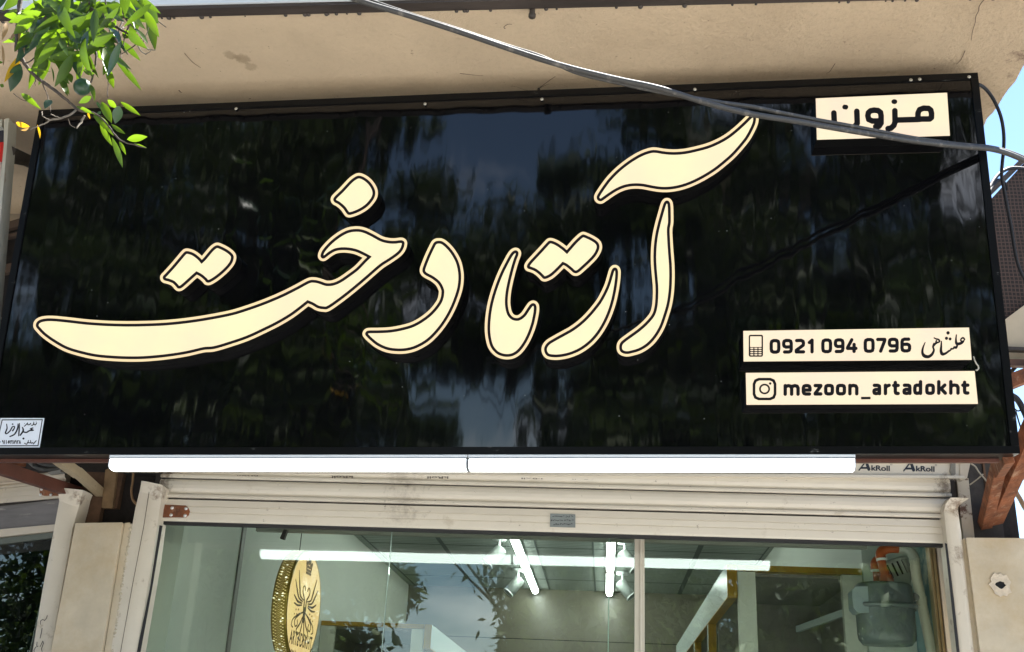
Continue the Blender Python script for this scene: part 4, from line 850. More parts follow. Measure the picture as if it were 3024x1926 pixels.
# gas meter and its pipes
gm = thing('gas_meter', 'old grey diaphragm gas meter with orange elbows hanging inside the right window', 'gas meter')
GY = .27; c = at(2612, 1790, GY); u = 1 / 725.0
M_GM = mat('meter_grey', (.11, .125, .122), .4, var=.15, vscale=9, speck=(.6, .6, .55), spscale=30, spth=.2, dirt=(.20, .21, .20), dscale=11, dlo=.62, dhi=.70, stretch=(1, 1, .5))
def sq_lathe(mb, prof, c, n=40, p=3.2, sx=1, sy=.8):
    vs = []; fs = []
    for r, h in prof:
        for j in range(n):
            a = 2 * math.pi * j / n; ca, sa = math.cos(a), math.sin(a); k = (abs(ca) ** p + abs(sa) ** p) ** (-1 / p)
            vs.append((c.x + r * k * ca * sx, c.y + r * k * sa * sy, c.z + h))
    fs = [(i * n + j, i * n + (j + 1) % n, (i + 1) * n + (j + 1) % n, (i + 1) * n + j) for i in range(len(prof) - 1) for j in range(n)]
    mb.add(vs, fs, 0, True)
m = MB(); sq_lathe(m, [(.001, .083), (.094, .083), (.106, .072), (.107, .004)], c, p=2.6); m.build('upper_housing', M_GM, gm)
m = MB(); sq_lathe(m, [(.107, .003), (.121, .002), (.122, -.006), (.116, -.013), (.109, -.014)], c, p=2.6)
for k in range(10): m.lathe([(.005, -.02), (.0055, .004), (.001, .007)], (c.x + .113 * math.cos(k * .628 + .3), c.y + .09 * math.sin(k * .628 + .3), c.z), seg=6)
m.build('flange', M_GM, gm)
m = MB(); sq_lathe(m, [(.108, -.014), (.107, -.105), (.104, -.128), (.090, -.146), (.001, -.148)], c, p=2.6); m.build('drum', M_GM, gm)
m = MB(); q = at(2538, 1775, GY - .02)
m.prism([(q.x - .036, q.y - .05, q.z + .03), (q.x - .022, q.y - .05, q.z + .047), (q.x + .05, q.y - .05, q.z + .05), (q.x + .05, q.y - .05, q.z - .05), (q.x - .022, q.y - .05, q.z - .05), (q.x - .036, q.y - .05, q.z - .034)], (0, .08, 0))
m.build('counter_box', mat('counter_grey', (.24, .28, .29), .35), gm, .004)
M_OR = mat('orange_pipe', (.42, .085, .018), .45, var=.15, vscale=20, dirt=(.16, .03, .012), dscale=18, dlo=.62, dhi=.75)
def ptube(name, pts, r, mt, parent, Y=GY, k=6):
    m = MB(); P = path3([at(x, y, Y + (dy[0] if dy else 0)) for x, y, *dy in pts], k); m.tube(P, r, 14); return m.build(name, mt, parent)
o = ptube('riser', [(2618, 1720), (2614, 1700), (2607, 1676), (2603, 1656)], .0165, M_OR, gm)
m = MB()
for (x, y, r) in [(2618, 1716, .029), (2616, 1706, .026), (2612, 1690, .019)]: m.lathe([(r, -.008), (r, .008)], at(x, y, GY), (-.1, 0, 1), 8)
m.build('union_nut', M_OR, o)
m = MB(); m.lathe([(.021, -.005), (.0215, .005)], at(2604, 1653, GY), (-.05, 0, 1), 16); m.build('thread_tape', mat('thread_tape', (.75, .75, .7), .7), o)
ptube('elbow', [(2603, 1652), (2600, 1640), (2604, 1629), (2615, 1622), (2632, 1619), (2652, 1619)], .0195, M_OR, gm)
o = ptube('riser', [(2592, 1726, .09), (2590, 1700, .09), (2589, 1688, .09)], .016, M_OR, gm)
ptube('elbow', [(2588, 1685, .09), (2585, 1668, .09), (2592, 1656, .09), (2604, 1652, .10)], .020, M_OR, gm)
m = MB(); m.lathe([(.021, -.005), (.021, .005)], at(2587, 1687, GY + .09), (0, 0, 1), 16); m.build('thread_tape', MATS['thread_tape'], o)
m = MB(); m.tube([at(2685, 1762, GY), at(2712, 1765, GY)], .018, 10); m.build('side_outlet', M_GM, gm)
gp = thing('gas_pipe', 'cream painted gas pipe curving over from the orange elbow and running down beside the meter', 'pipe')
M_CP = mat('cream_pipe_paint', (.55, .53, .41), .5, var=.06, vscale=12, dirt=(.22, .14, .08), dscale=22, dlo=.62, dhi=.68)
ptube('bend', [(2652, 1619), (2672, 1621), (2688, 1630), (2699, 1646), (2702, 1660)], .0195, mat('grey_pipe_paint', (.42, .42, .36), .5, var=.1, vscale=30), gp)
ptube('pipe', [(2701, 1650), (2706, 1700), (2722, 1780), (2738, 1860), (2752, 1926), (2772, 2020)], .0195, M_CP, gp)
vh = thing('vent_hood', 'white slotted plastic vent hood tilted behind the gas meter', 'vent')
m = MB(); A = at(2646, 1688, .44); B = at(2680, 1760, .44); ax = (A - B).normalized()
m.lathe([(.022, -.03), (.024, .03), (.030, .04), (.062, .075), (.064, .08)], B, ax, 24); body = m.build('cone', mat('vent_plastic', (.55, .56, .50), .45), vh)
m = MB(); L0 = B + ax * .08
xd = ax.orthogonal().normalized(); yd = ax.cross(xd)
for j in range(18):
    a = 2 * math.pi * j / 18; q = L0 + (xd * math.cos(a) + yd * math.sin(a)) * .06; m.bar(q, q + ax * .055, .013, .006, xd * math.cos(a) + yd * math.sin(a))
m.lathe([(.066, .055), (.067, .064), (.05, .07), (.001, .072)], L0, ax, 24); m.build('slots', MATS['vent_plastic'], vh)
m = MB(); m.lathe([(.05, -.005), (.05, .055)], L0, ax, 20); m.build('inner_drum', M_DARK, vh)
wi = MB(); wi.tube(path3([at(x, y, .45) for x, y in [(2746, 1702), (2744, 1740), (2736, 1775), (2734, 1800)]]), .005, 6)
tag(wi.build('loose_wire', mat('white_wire', (.7, .68, .58), .5)), 'short white wire sagging against the teal wall by the window frame', 'wire')
# round emblem sign with lace-like gold rim
rs = thing('round_sign', 'round gold rimmed lit emblem sign hanging edge-on inside the left pane', 'emblem sign')
RC = at(899, 1793, .50); RAX = Vector((.985, -.17, 0)).normalized(); RAX = Vector((.998, -.04, 0)).normalized(); RX = Vector((-RAX.y, RAX.x, 0)); RR = .234
m = MB(); m.lathe([(.001, -.066), (RR - .006, -.066), (RR, -.062), (RR, -.004), (RR - .004, 0), (RR - .012, 0)], RC, RAX, 72, xd=RX)
gl = mat('gold_lace', (.26, .165, .02), .3, metal=.55)
body = m.build('rim', gl, rs)
lit = mat('lace_light', (.8, .6, .2), .4, emis=(1, .78, .34), estr=.75 / EXP); m = MB()
def rimq(a, h, da, dh, r=RR + .0012):
    P = lambda aa, hh: RC + RAX * hh + (RX * math.cos(aa) + RAX.cross(RX) * math.sin(aa)) * r
    m.add([P(a - da, h), P(a, h - dh), P(a + da, h), P(a, h + dh)], [(0, 1, 2, 3)])
for i in range(110):
    a = 2 * math.pi * i / 110
    for h in (-.053, -.045, -.021, -.013): rimq(a + (.02 if h in (-.045, -.013) else 0), h, .009, .0042)
for i in range(190):
    a = 2 * math.pi * i / 190
    for h in (-.038, -.033, -.028): rimq(a + (.012 if h == -.033 else 0), h, .0045, .0019)
m.build('lace_cutouts', lit, body)
m = MB(); rnd = random.Random(21)
for i in range(70):
    a = rnd.uniform(0, 2 * math.pi); h = rnd.choice((-.057, -.045, -.033, -.021, -.013)); rimq(a, h, .012, .006, RR + .0022)
m.build('bright_cutouts', mat('lace_light_bright', (.9, .85, .6), .4, emis=(1, .95, .7), estr=1.3 / EXP), body)
RF = lambda x, y, h=.002: RC + RAX * h + RX * (x * RR) + Vector((0, 0, 1)) * (y * RR)      # face coordinates -1..1, x to the right as read
m = MB(); m.lathe([(.001, .0005), (RR - .013, .0005), (RR - .013, -.002)], RC, RAX, 72, xd=RX); face = m.build('lit_face', face_mat('lit_gold_face', (1.0, .73, .29), .92), rs)
m = MB()
def fst(strokes):
    for gp_ in stroke_groups(strokes, .008): m.slab([[RF(*q, .0022) for q in l] for l in gp_], RAX * -.0012)
mir = lambda st: [[(-x, y, w) for x, y, w in s] for s in st]
half = [sm([(.03, -.28, .035), (.05, -.1, .045), (.06, .08, .03), (.16, .2, .025), (.18, .32, .02), (.1, .36, .02), (.06, .28, .02)]),
        sm([(.1, .06, .02), (.28, .12, .03), (.36, .3, .045), (.48, .62, .012)]), sm([(.14, .02, .02), (.34, .06, .03), (.46, .2, .04), (.6, .4, .012)]), sm([(.16, -.02, .02), (.38, -.02, .035), (.58, .08, .02)]), sm([(.16, -.06, .02), (.36, -.1, .03), (.54, -.08, .02)]),
        [(.3, -.18, .03)], [(.42, -.2, .03)], [(.36, -.28, .025)], [(.48, -.3, .025)],
        sm([(.08, -.2, .02), (.28, -.3, .025), (.42, -.42, .022), (.38, -.54, .02), (.28, -.5, .02), (.3, -.4, .018)]), sm([(.06, -.3, .02), (.16, -.46, .03), (.3, -.6, .022), (.24, -.7, .02), (.14, -.64, .02)]), sm([(.03, -.3, .03), (.06, -.5, .03), (.12, -.74, .03), (.06, -.8, .02)]), sm([(.2, -.24, .02), (.5, -.4, .02), (.56, -.54, .02), (.48, -.58, .02)])]
half = [[(x * 1.15, y * .82 + .06, w * .6) for x, y, w in s] for s in half]
fst(half + mir(half) + [[(0, -.22, .06), (0, -.05, .05)]])
fst([[(-.13, .60, .022), (.13, .60, .022)], [(-.13, .65, .02), (.13, .65, .02)], sm([(-.13, .66, .02), (-.17, .80, .022), (-.08, .75, .02), (-.06, .86, .02), (0, .77, .02), (0, .92, .02), (0, .77, .02), (.06, .86, .02), (.08, .75, .02), (.17, .80, .022), (.13, .66, .02)], 2), [(-.08, .71, .022), (.08, .71, .022)]])
fit_text(m, 'ARTa DoKHT', (RF(-.66, -.70), RF(.66, -.70), RF(-.66, -.46)), offset=.02)
fit_text(m, '@MeZoon_ARTaDoKHT', (RF(-.52, -.88), RF(.52, -.88), RF(-.52, -.78)), offset=.02)
m.build('emblem', mat('emblem_brown', (.12, .066, .015), .5), face)
m = MB(); m.tube([RC + RAX * -.05 + Vector((0, 0, RR - .002)), Vector((RC.x - .05, RC.y, CZ))], .002, 6); m.build('hanging_wire', M_DARK, rs)

# ================================================================ neighbour on the left
nbs = thing('neighbour_shopfront', 'weathered neighbouring shopfront with a half raised cream shutter left of the stone pillar', 'shopfront')
NA = R_(22); ND = Vector((-math.cos(NA), math.sin(NA), 0)); NN = Vector((math.sin(NA), math.cos(NA), 0)); NP = at(175, 1470, -.06)
def npx(px, py, d=0.0): return onpl(px, py, NP - NN * d, NN)
def nslab(pts, d, th, name, mt, par=nbs):
    m = MB(); m.slab([[npx(*q, d) for q in pts]], NN * th); return m.build(name, mt, par)
edge_r = [(196, 1342), (182, 1400)]
zz_ = lambda x: .0
rows = [1360, 1389, 1428, 1472]                                  # right-hand ends of the slat joints
for i in range(4):
    y1 = rows[i]; y0 = rows[i - 1] if i else 1325
    P = NP; a = npx(186, y0); b = npx(180, y1); hgt = a.z - b.z
    m = MB(); vs = []
    prof = PROF if i < 3 else [(0, .0785), (.010, .0775), (.0115, .055), (.0102, .0545), (.0102, .053), (.0115, .0525), (.0115, .028), (.0102, .0275), (.0102, .026), (.0115, .0255), (.0115, .004), (.010, 0), (0, 0)]
    s0 = b + ND * -.03; s1 = b + ND * 1.6; k = hgt / .0785
    pl = [s0 - NN * p[0] + Vector((0, 0, p[1] * k)) for p in prof]; pr = [s1 - NN * p[0] + Vector((0, 0, p[1] * k)) for p in prof]
    n = len(prof)
    for j in range(n - 1): m.add([pl[j], pl[j + 1], pr[j + 1], pr[j]], [(0, 1, 2, 3)])
    m.build('slat', M_CREAMW, nbs)
nslab([(-200, 1490), (178, 1440), (178, 1620), (-200, 1660)], -.02, .02, 'shutter_backing', M_DARK)
nslab([(-160, 1515), (175, 1474), (172, 1550), (-160, 1589)], -.012, .02, 'head_board', mat('weathered_head_board', (.16, .145, .14), .6, var=.3, vscale=5, stretch=(.6, .6, 6), dirt=(.3, .27, .24), dscale=7, dlo=.6, dhi=.7))
nslab([(-160, 1578), (170, 1548), (166, 1568), (-160, 1603)], .004, .03, 'frame_rail', M_CREAMW)
nslab([(-160, 1608), (166, 1571), (160, 1588), (-160, 1626)], -.004, .02, 'frame_bead', mat('dark_green_bead', (.09, .10, .075), .5))
ng = glass_mat('dark_glass', (.25, .30, .28), .07)
nslab([(-260, 1600), (168, 1560), (60, 2040), (-260, 2040)], -.02, .006, 'glass_pane', ng)
m = MB(); m.slab([[npx(x, y, -.35) for x, y in [(-500, 1500), (190, 1500), (60, 2150), (-500, 2150)]]], NN * .02); m.build('dark_interior', M_RECESS, nbs)
m = MB(); m.slab([[npx(x, y, -.06) for x, y in [(140, 1592), (162, 1588), (96, 1926), (70, 1926)]]], NN * .03); m.build('window_post', mat('grey_post', (.13, .14, .14), .5), nbs)
m = MB(); m.slab([[npx(x, y, -.05) for x, y in [(-160, 1650), (150, 1632), (149, 1639), (-160, 1658)]]], NN * .02); m.build('window_bar', MATS['grey_post'], nbs)
m = rail([(168, 1440), (172, 1455), (175, 1480), (160, 1560), (126, 1740), (96, 1926), (80, 2020)], [(247, 1448), (240, 1466), (232, 1500), (215, 1560), (183, 1740), (150, 1926), (134, 2020)], -.13, [.035, .016, .004, 0, 0, 0, 0], 0)
gr = m.build('guide_rail', M_RAIL, nbs)
m = MB()
for gp_ in stroke_groups([[(139, 1818, .7), (137, 1826, .7), (131, 1833, .8), (126, 1829, .7), (119, 1834, .7), (119, 1844, .7)], [(124, 1855, .7), (121, 1872, .8), (118, 1885, .7)], [(109, 1896, .7), (108, 1907, .7), (112, 1909, .7), (105, 1911, .7), (100, 1920, .8), (101, 1930, .7)], [(118, 1910, .7), (126, 1893, .7), (128, 1900, .7), (122, 1916, .8), (124, 1925, .7)]], .3):
    m.slab([[at(*q, -.1435) for q in l] for l in gp_], (0, .002, 0))
m.build('pencil_mark', mat('pencil_grey', (.06, .05, .045), .8), gr)
m = MB(); m.slab([[npx(*q, .016) for q in [(116, 1443), (122, 1438), (160, 1448), (176, 1455), (172, 1464), (128, 1464), (117, 1457)]]], NN * .006); tb = m.build('lock_tab', M_RUST, nbs)
for q in [(123, 1445), (120, 1461), (150, 1461)]:
    r = MB(); r.lathe([(.0005, .004), (.005, .003), (.007, 0)], npx(*q, .016), -NN, 10); r.build('rivet', MATS['rivet_steel'], tb)
ns_ = thing('neighbour_sign', 'edge of a neighbouring sign with grey metal frame and red panel at the left border', 'sign')
m = MB(); m.slab([[at(*q, -.80) for q in [(12, 352), (26, 349), (21, 420), (-4, 715), (-40, 1100), (-62, 1100), (-14, 640), (6, 480), (11, 430)]]], (0, .06, 0)); fr = m.build('frame_post', mat('grey_frame_paint', (.42, .41, .35), .6, var=.1, vscale=10, stretch=(2, 2, .3), dirt=(.25, .15, .08), dscale=9, dlo=.6, dhi=.7)); fr.parent = ns_
m = MB(); m.slab([[at(*q, -.798) for q in [(-40, 360), (6, 352), (4, 374), (-40, 380)]]], (0, .04, 0)); m.build('frame_head', MATS['grey_frame_paint'], ns_)
m = MB(); m.slab([[at(*q, -.775) for q in [(-300, 420), (13, 420), (8, 478), (-300, 478)]]], (0, .03, 0)); m.build('red_panel', mat('red_panel', (.55, .012, .012), .35), ns_)
m = MB(); m.slab([[at(*q, -.774) for q in [(-300, 374), (10, 374), (10, 419), (-300, 419)]]], (0, .03, 0)); m.build('dark_panel_face', mat('navy_panel', (.03, .03, .045), .4), ns_)
m = MB(); m.slab([[at(*q, -.774) for q in [(-300, 479), (4, 479), (-24, 900), (-300, 900)]]], (0, .03, 0)); m.build('pale_panel', mat('pale_pink_panel', (.5, .38, .35), .4), ns_)
m = MB(); m.bar(at(27, 450, -.76), at(112, 488, -.36), .05, .035, (0, 1, .3)); m.build('support_arm', M_DARK, ns_)
m = MB(); m.bar(at(20, 474, -.755), at(110, 492, -.50), .012, .014); m.build('support_arm', M_DARK, ns_)
cc = thing('cable_coil', 'coil of dark cable hanging under the left end of the sign', 'cable coil')
m = MB(); rnd = random.Random(6)
for k, (pts, r) in enumerate([([(66, 1342), (84, 1362), (108, 1380), (140, 1387), (172, 1382), (188, 1372)], .008), ([(96, 1348), (112, 1362), (140, 1372), (170, 1372)], .009), ([(100, 1340), (122, 1352), (150, 1358), (178, 1354)], .008), ([(74, 1340), (92, 1366), (100, 1374)], .006)]):
    m = MB(); m.tube(path3([at(x, y, -.18 - .02 * k) for x, y in pts]), r, 8); m.build('cable_turn', mat('grey_black_cable', (.05, .048, .042), .6, var=.3, vscale=30), cc)
lc = thing('cable_coil', 'small coil of pale grey cable behind the left edge of the sign', 'cable coil')
for k in range(3):
    m = MB(); m.tube(path3([at(x, y + k * 14, -.4) for x, y in [(-20, 962), (4, 940), (16, 950), (14, 966), (-12, 975)]]), .004, 6); m.build('cable_turn', mat('pale_cable', (.28, .25, .2), .6), lc)
bag = MB(); bag.slab([[npx(*q, .03) for q in [(140, 1398), (182, 1374), (178, 1392), (190, 1397), (150, 1403)]]], NN * .006)
tag(bag.build('loose_tin_strip', mat('grey_tin', (.22, .2, .17), .5, metal=.3)), 'bent grey tin strip sticking out above the left neighbour shutter', 'metal strip')

# ================================================================ right-hand neighbour: netting, eaves, tubes
aw = thing('netting_panel', 'dark shade netting on a steel frame behind the right edge of the sign', 'netting')
def net_mat():
    m = mat('brown_shade_net', (.022, .013, .009), .8); nt = m.node_tree; n = nt.nodes; l = nt.links
    tc = n.new('ShaderNodeTexCoord'); outs = []
    for d, sc in (('X', 19), ('Z', 17)):
        w = n.new('ShaderNodeTexWave'); w.bands_direction = d; w.inputs['Scale'].default_value = sc; w.inputs['Distortion'].default_value = 1.2; l.new(tc.outputs['Object'], w.inputs[0]); outs.append(w)
    mx = n.new('ShaderNodeMath'); mx.operation = 'MAXIMUM'; l.new(outs[0].outputs['Fac'], mx.inputs[0]); l.new(outs[1].outputs['Fac'], mx.inputs[1])
    r = n.new('ShaderNodeMapRange'); r.inputs[1].default_value = .75; r.inputs[2].default_value = .98; l.new(mx.outputs[0], r.inputs[0])
    c = n.new('ShaderNodeMix'); c.data_type = 'RGBA'; l.new(r.outputs[0], c.inputs['Factor']); c.inputs['A'].default_value = (.010, .006, .005, 1); c.inputs['B'].default_value = (.065, .038, .027, 1); l.new(c.outputs['Result'], n['Principled BSDF'].inputs['Base Color']); return m
RY = .35
def rs_(pts, name, mt, par, Y=RY, th=.03):
    m = MB(); m.slab([[at(*q, Y) for q in pts]], (0, th, 0)); return m.build(name, mt, par)
rs_([(2860, 650), (2925, 590), (3030, 475), (3460, 60), (3460, 590), (3030, 900), (2962, 958), (2860, 980)], 'net', net_mat(), aw)
m = MB(); m.bar(at(2860, 632, RY), at(3460, 40, RY), .02, .022); m.build('frame_tube', M_DARK, aw)
ev = thing('neighbour_eaves', 'cream corrugated eaves with a brown gutter line right of the sign', 'eaves')
rs_([(2940, 965), (3024, 902), (3460, 575), (3460, 1041), (2940, 1026)], 'eaves_sheet', mat('cream_eaves', (.46, .39, .28), .6, var=.1, vscale=6, dirt=(.2, .14, .09), dscale=8, dlo=.62, dhi=.75), ev, RY - .02)
rs_([(2940, 1022), (3460, 1041), (3460, 1049), (2940, 1032)], 'gutter_line', M_DARK, ev, RY - .06)
rs_([(2940, 1033), (3460, 1050), (3460, 1068), (2940, 1058)], 'eaves_sheet', MATS['cream_eaves'], ev, RY - .02)
rs_([(2940, 1059), (3460, 1069), (3460, 1092), (2940, 1078)], 'eaves_board', mat('brown_board', (.12, .06, .035), .7, var=.2, vscale=9), ev, RY - .05)
m = MB(); m.bar(at(2930, 1150, RY - .1), at(3400, 962, RY - .1), .06, .055); m.build('eaves_bar', M_RUST, ev)
m = MB(); m.bar(at(2975, 1110, RY), at(3010, 1072, RY), .012, .016); m.build('eaves_brace', M_DARK, ev)
nh = thing('neighbour_house', 'plain house carrying the cream eaves and netting, just beyond the right edge', 'house')
m = MB(); m.box((2.4, .40, 0), (7, 1.7, 3.5)); m.build('wall', M_PLASTER, nh); m = MB(); m.box((2.38, .36, 3.502), (7.1, 1.75, 3.62)); m.build('roof', M_GALV, nh)
fb = MB(); fb.box((6.6, 5.5, 0), (9.5, 9, at(3010, 1262, 5.5).z)); fb.box((6.4, 5.4, at(3010, 1262, 5.5).z + .002), (9.7, 9.1, at(3010, 1245, 5.5).z))
fbt = tag(fb.build('distant_building', mat('pale_render', (.5, .47, .41), .8, var=.1, vscale=2)), 'pale building corner far off in the gap beside the rusty arm', 'building')

# ================================================================ cables
M_CB = mat('weathered_cable', (.034, .031, .027), .62, var=.15, vscale=30, dirt=(.17, .15, .125), dscale=24, dlo=.55, dhi=.72, bump=.08, bscale=160)
def cab(name, pts, r, label, mt, y0, y1, seg=10, cat='cable', grp=None):
    n = len(pts); P = []
    x0, x1 = pts[0][0], pts[-1][0]
    for i, (x, y) in enumerate(pts): P.append(at(x, y, float(np.interp(x, *y0)) + y1 if isinstance(y0, tuple) else y0 + (y1 - y0) * (i / (n - 1))))
    P = path3(P, 6); m = MB(); m.tube(P, np.linspace(r[0], r[1], len(P)).tolist() if isinstance(r, tuple) else r, seg); return tag(m.build(name, mt), label, cat, grp)
CY = ([900, 1050, 1200, 1350, 1500, 1600, 1700, 1830, 1950, 2100, 2224, 2350, 2480, 2600, 2700, 2830, 2930, 3005, 3090], [-2.35, -2.28, -2.21, -2.14, -2.05, -2.0, -1.95, -1.88, -1.82, -1.72, -1.62, -1.52, -1.4, -1.29, -1.19, -1.06, -.97, -.86, -.72])
main = [(900, -62), (1050, -2), (1200, 44), (1350, 92), (1500, 143), (1600, 176), (1700, 205), (1830, 236), (1950, 262), (2100, 308), (2224, 338), (2350, 358), (2480, 381), (2600, 401), (2700, 417), (2830, 432), (2930, 441), (3005, 465), (3090, 510)]
cab('power_cable', main, (.0058, .0092), 'thick grey power cable slung diagonally in front of the sign, the lower of the pair', M_CB, CY, 0.0, 12, grp='power cables across the sign')
upper = [(900, -68), (1060, -10), (1200, 38), (1350, 86), (1500, 136), (1600, 168), (1700, 214), (1830, 246), (1950, 272), (2050, 290), (2150, 306), (2224, 316), (2300, 332), (2400, 352), (2500, 370), (2600, 389), (2700, 408), (2830, 426), (2930, 436), (3005, 458), (3090, 500)]
cab('power_cable', upper, (.0042, .0070), 'thinner grey power cable twisted along the top of the thick one', M_CB, CY, .012, 10, grp='power cables across the sign')
M_CK = mat('black_cable', (.007, .008, .012), .6, spec=.25)
cab('hanging_cable', [(2886, 248), (2905, 258), (2925, 280), (2943, 312), (2957, 350), (2964, 395), (2964, 440), (2960, 480), (2958, 520), (2966, 565), (2976, 620), (2986, 670), (2995, 730), (3006, 780), (3024, 822), (3060, 880)], .006, 'thin black cable drooping from the top right corner of the sign', M_CK, -.92, -.3)
cab('hanging_cable', [(2905, 600), (2920, 560), (2940, 525), (2965, 504), (2992, 496), (3040, 500)], .008, 'black cable arching up behind the sign edge to the netting frame', M_CK, -.1, .2)
cab('hanging_cable', [(2912, 590), (2928, 555), (2948, 532), (2966, 540), (2972, 560)], .007, 'short black cable loop tucked beneath the arching cable', M_CK, -.1, .2)
cab('hanging_cable', [(2984, 1166), (3004, 1180), (3024, 1215), (3050, 1280)], .012, 'black cable bundle crossing the gap below the rusty eaves bar', M_CK, .0, .1)
cab('hanging_cable', [(2990, 1200), (3006, 1214), (3026, 1204)], .003, 'fine dark wire looping in the gap below the rusty eaves bar', M_CK, .0, .1, 6)
cab('hanging_cable', [(3000, 1215), (3010, 1250), (3020, 1280), (3030, 1310)], .003, 'fine dark wire hanging down past the distant building', M_CK, .0, .1, 6)
cab('conduit', [(3060, 1395), (3012, 1415), (2998, 1440), (3010, 1470), (3060, 1530), (3210, 1560), (3330, 1565)], .010, 'brown conduit bending beside the right niche', mat('brown_conduit', (.2, .12, .07), .6), .3, .3)
cab('loose_wire', [(2868, 1370), (2880, 1378), (2892, 1396), (2906, 1412), (2920, 1430), (2932, 1444), (2932, 1470)], .003, 'thin pale wire dangling across the right niche', mat('pale_wire', (.4, .34, .25), .6), -.16, -.12, 6)
cab('loose_wire', [(2864, 1432), (2885, 1416), (2904, 1400)], .0025, 'straight pale wire tied from the shutter hood into the right niche', MATS['pale_wire'], -.1, -.12, 6)
cab('loose_wire', [(394, 1380), (392, 1420), (388, 1450), (392, 1475), (404, 1490)], .005, 'bent brown wire inside the left niche next to the guide rail', mat('brown_wire', (.25, .15, .07), .6), -.08, -.12, 6)

# ================================================================ citrus branch in the upper left corner
M_L1 = mat('leaf_green', (.048, .092, .011), .36, var=.45, vscale=14, transl=.48)
M_L2 = mat('leaf_light', (.085, .155, .012), .4, var=.35, vscale=14, transl=.6)
M_L3 = mat('leaf_bluegreen', (.03, .062, .036), .28, var=.2, vscale=14, transl=.15)
M_L4 = mat('leaf_yellow', (.42, .25, .01), .5, var=.3, vscale=20, transl=.4)
M_L5 = mat('leaf_dry', (.30, .19, .10), .8, var=.3, vscale=20, transl=.2)
M_BK = mat('twig_bark', (.075, .055, .042), .8, var=.4, vscale=30, bump=.3, bscale=120)
M_DRY = mat('dry_twig', (.19, .16, .125), .85, var=.3, vscale=40)
def leaf(mb, a, b, w, nrm, mi, bend=.12, fold=.25, n=9):
    a, b = Vector(a), Vector(b); d = b - a; L = d.length
    if L < 1e-6: return
    d.normalize(); nrm = Vector(nrm); nrm = (nrm - d * nrm.dot(d))
    if nrm.length < 1e-4: nrm = d.orthogonal()
    nrm.normalize(); s = d.cross(nrm); vs = []
    for i in range(n + 1):
        t = i / n; hw = w * .40 * (math.sin(math.pi * t ** .86) ** .95) if 0 < i < n else 0
        c = a + d * (L * t) + nrm * (bend * L * math.sin(math.pi * t) - 0)
        up = nrm * (fold * hw); vs += [c - s * hw + up, c, c + s * hw + up]
    fs = []
    for i in range(n):
        k = 3 * i; fs += [(k, k + 1, k + 4, k + 3), (k + 1, k + 2, k + 5, k + 4)]
    mb.add(vs, fs, mi, True)
ct = thing('citrus_tree', 'citrus tree branch with green leaves and small green fruit hanging into the upper left corner', 'tree')
BY = -2.1
rnd = random.Random(12)
def bp_(x, y, dy=0): return at(x, y, BY + dy)
tw = [([(66, -40), (60, 0), (56, 40), (50, 90), (46, 150)], [.006, .0055, .005, .004, .003], 0),
      ([(50, 120), (70, 185), (108, 228), (150, 258), (182, 283), (205, 303), (232, 325), (285, 338), (320, 372), (350, 410), (385, 425), (432, 438)], [.003, .0042, .0042, .004, .0036, .0032, .003, .0024, .002, .0018, .0014, .0008], 0),
      ([(232, -30), (262, 20), (300, 52), (335, 75), (365, 92), (392, 102)], [.006, .005, .0042, .0036, .003, .0024], 0),
      ([(365, 92), (400, 118), (420, 135), (438, 145), (460, 148)], [.0028, .003, .0024, .002, .0012], 1), ([(402, 120), (412, 145), (430, 160), (446, 150)], [.0016, .0016, .0014, .0008], 1), ([(405, 118), (420, 128), (430, 108), (440, 80)], [.0014, .0014, .001, .0008], 1),
      ([(262, 20), (270, 80), (278, 130), (284, 172), (276, 210), (268, 245)], [.004, .0036, .003, .0026, .0022, .002], 0),
      ([(120, 235), (132, 262), (142, 290), (150, 330)], [.0014, .0012, .001, .0006], 0), ([(103, 222), (104, 240), (103, 254)], [.0012, .001, .0006], 0),
      ([(225, 325), (205, 340), (178, 350), (150, 355), (130, 366), (110, 374), (90, 384)], [.0028, .0026, .0022, .002, .0016, .0014, .0009], 1), ([(150, 355), (128, 345), (124, 330)], [.0012, .001, .0008], 1), ([(178, 350), (160, 342), (150, 338)], [.0012, .001, .0008], 1),
      ([(250, 340), (240, 360), (226, 380)], [.0022, .0026, .0012], 1), ([(222, 378), (208, 368), (203, 350)], [.0006, .0006, .0005], 1), ([(318, 290), (318, 250), (320, 232)], [.0008, .0008, .0006], 0), ([(380, 80), (372, 40), (385, 10), (390, -10)], [.0018, .0018, .0018, .002], 0),
      ([(60, 180), (80, 185), (110, 165), (125, 160)], [.002, .0018, .0014, .001], 0), ([(40, 275), (60, 292), (78, 300)], [.0008, .0008, .0005], 0), ([(200, -40), (205, 20), (215, 90), (210, 150)], [.004, .0035, .003, .002], 0), ([(150, -40), (160, 30), (178, 100), (182, 180)], [.004, .0035, .003, .002], 0)]
mw = [MB(), MB()]
for pts, rs__, k in tw:
    P = [bp_(x, y, rnd.uniform(-.012, .012)) for x, y in pts]; Q = path3(P, 4); rr_ = np.interp(np.linspace(0, 1, len(Q)), np.linspace(0, 1, len(rs__)), rs__).tolist()
    Q = [q + Vector((rnd.uniform(-1, 1), rnd.uniform(-1, 1), rnd.uniform(-1, 1))) * .0009 for q in Q]; mw[k].tube(Q, rr_, 7)
for i in range(26):                                             # fine twigs inside the clump
    x = rnd.uniform(90, 420); y = rnd.uniform(-30, 130); a = rnd.uniform(.15, .85) * math.pi; L = rnd.uniform(50, 120)
    Q = path3([bp_(x, y, rnd.uniform(-.1, .1)), bp_(x + math.cos(a) * L * .5 + rnd.uniform(-10, 10), y + math.sin(a) * L * .5), bp_(x + math.cos(a) * L, y + math.sin(a) * L)], 4)
    mw[0].tube(Q, np.linspace(.0022, .0008, len(Q)).tolist(), 6)
LV = MB()
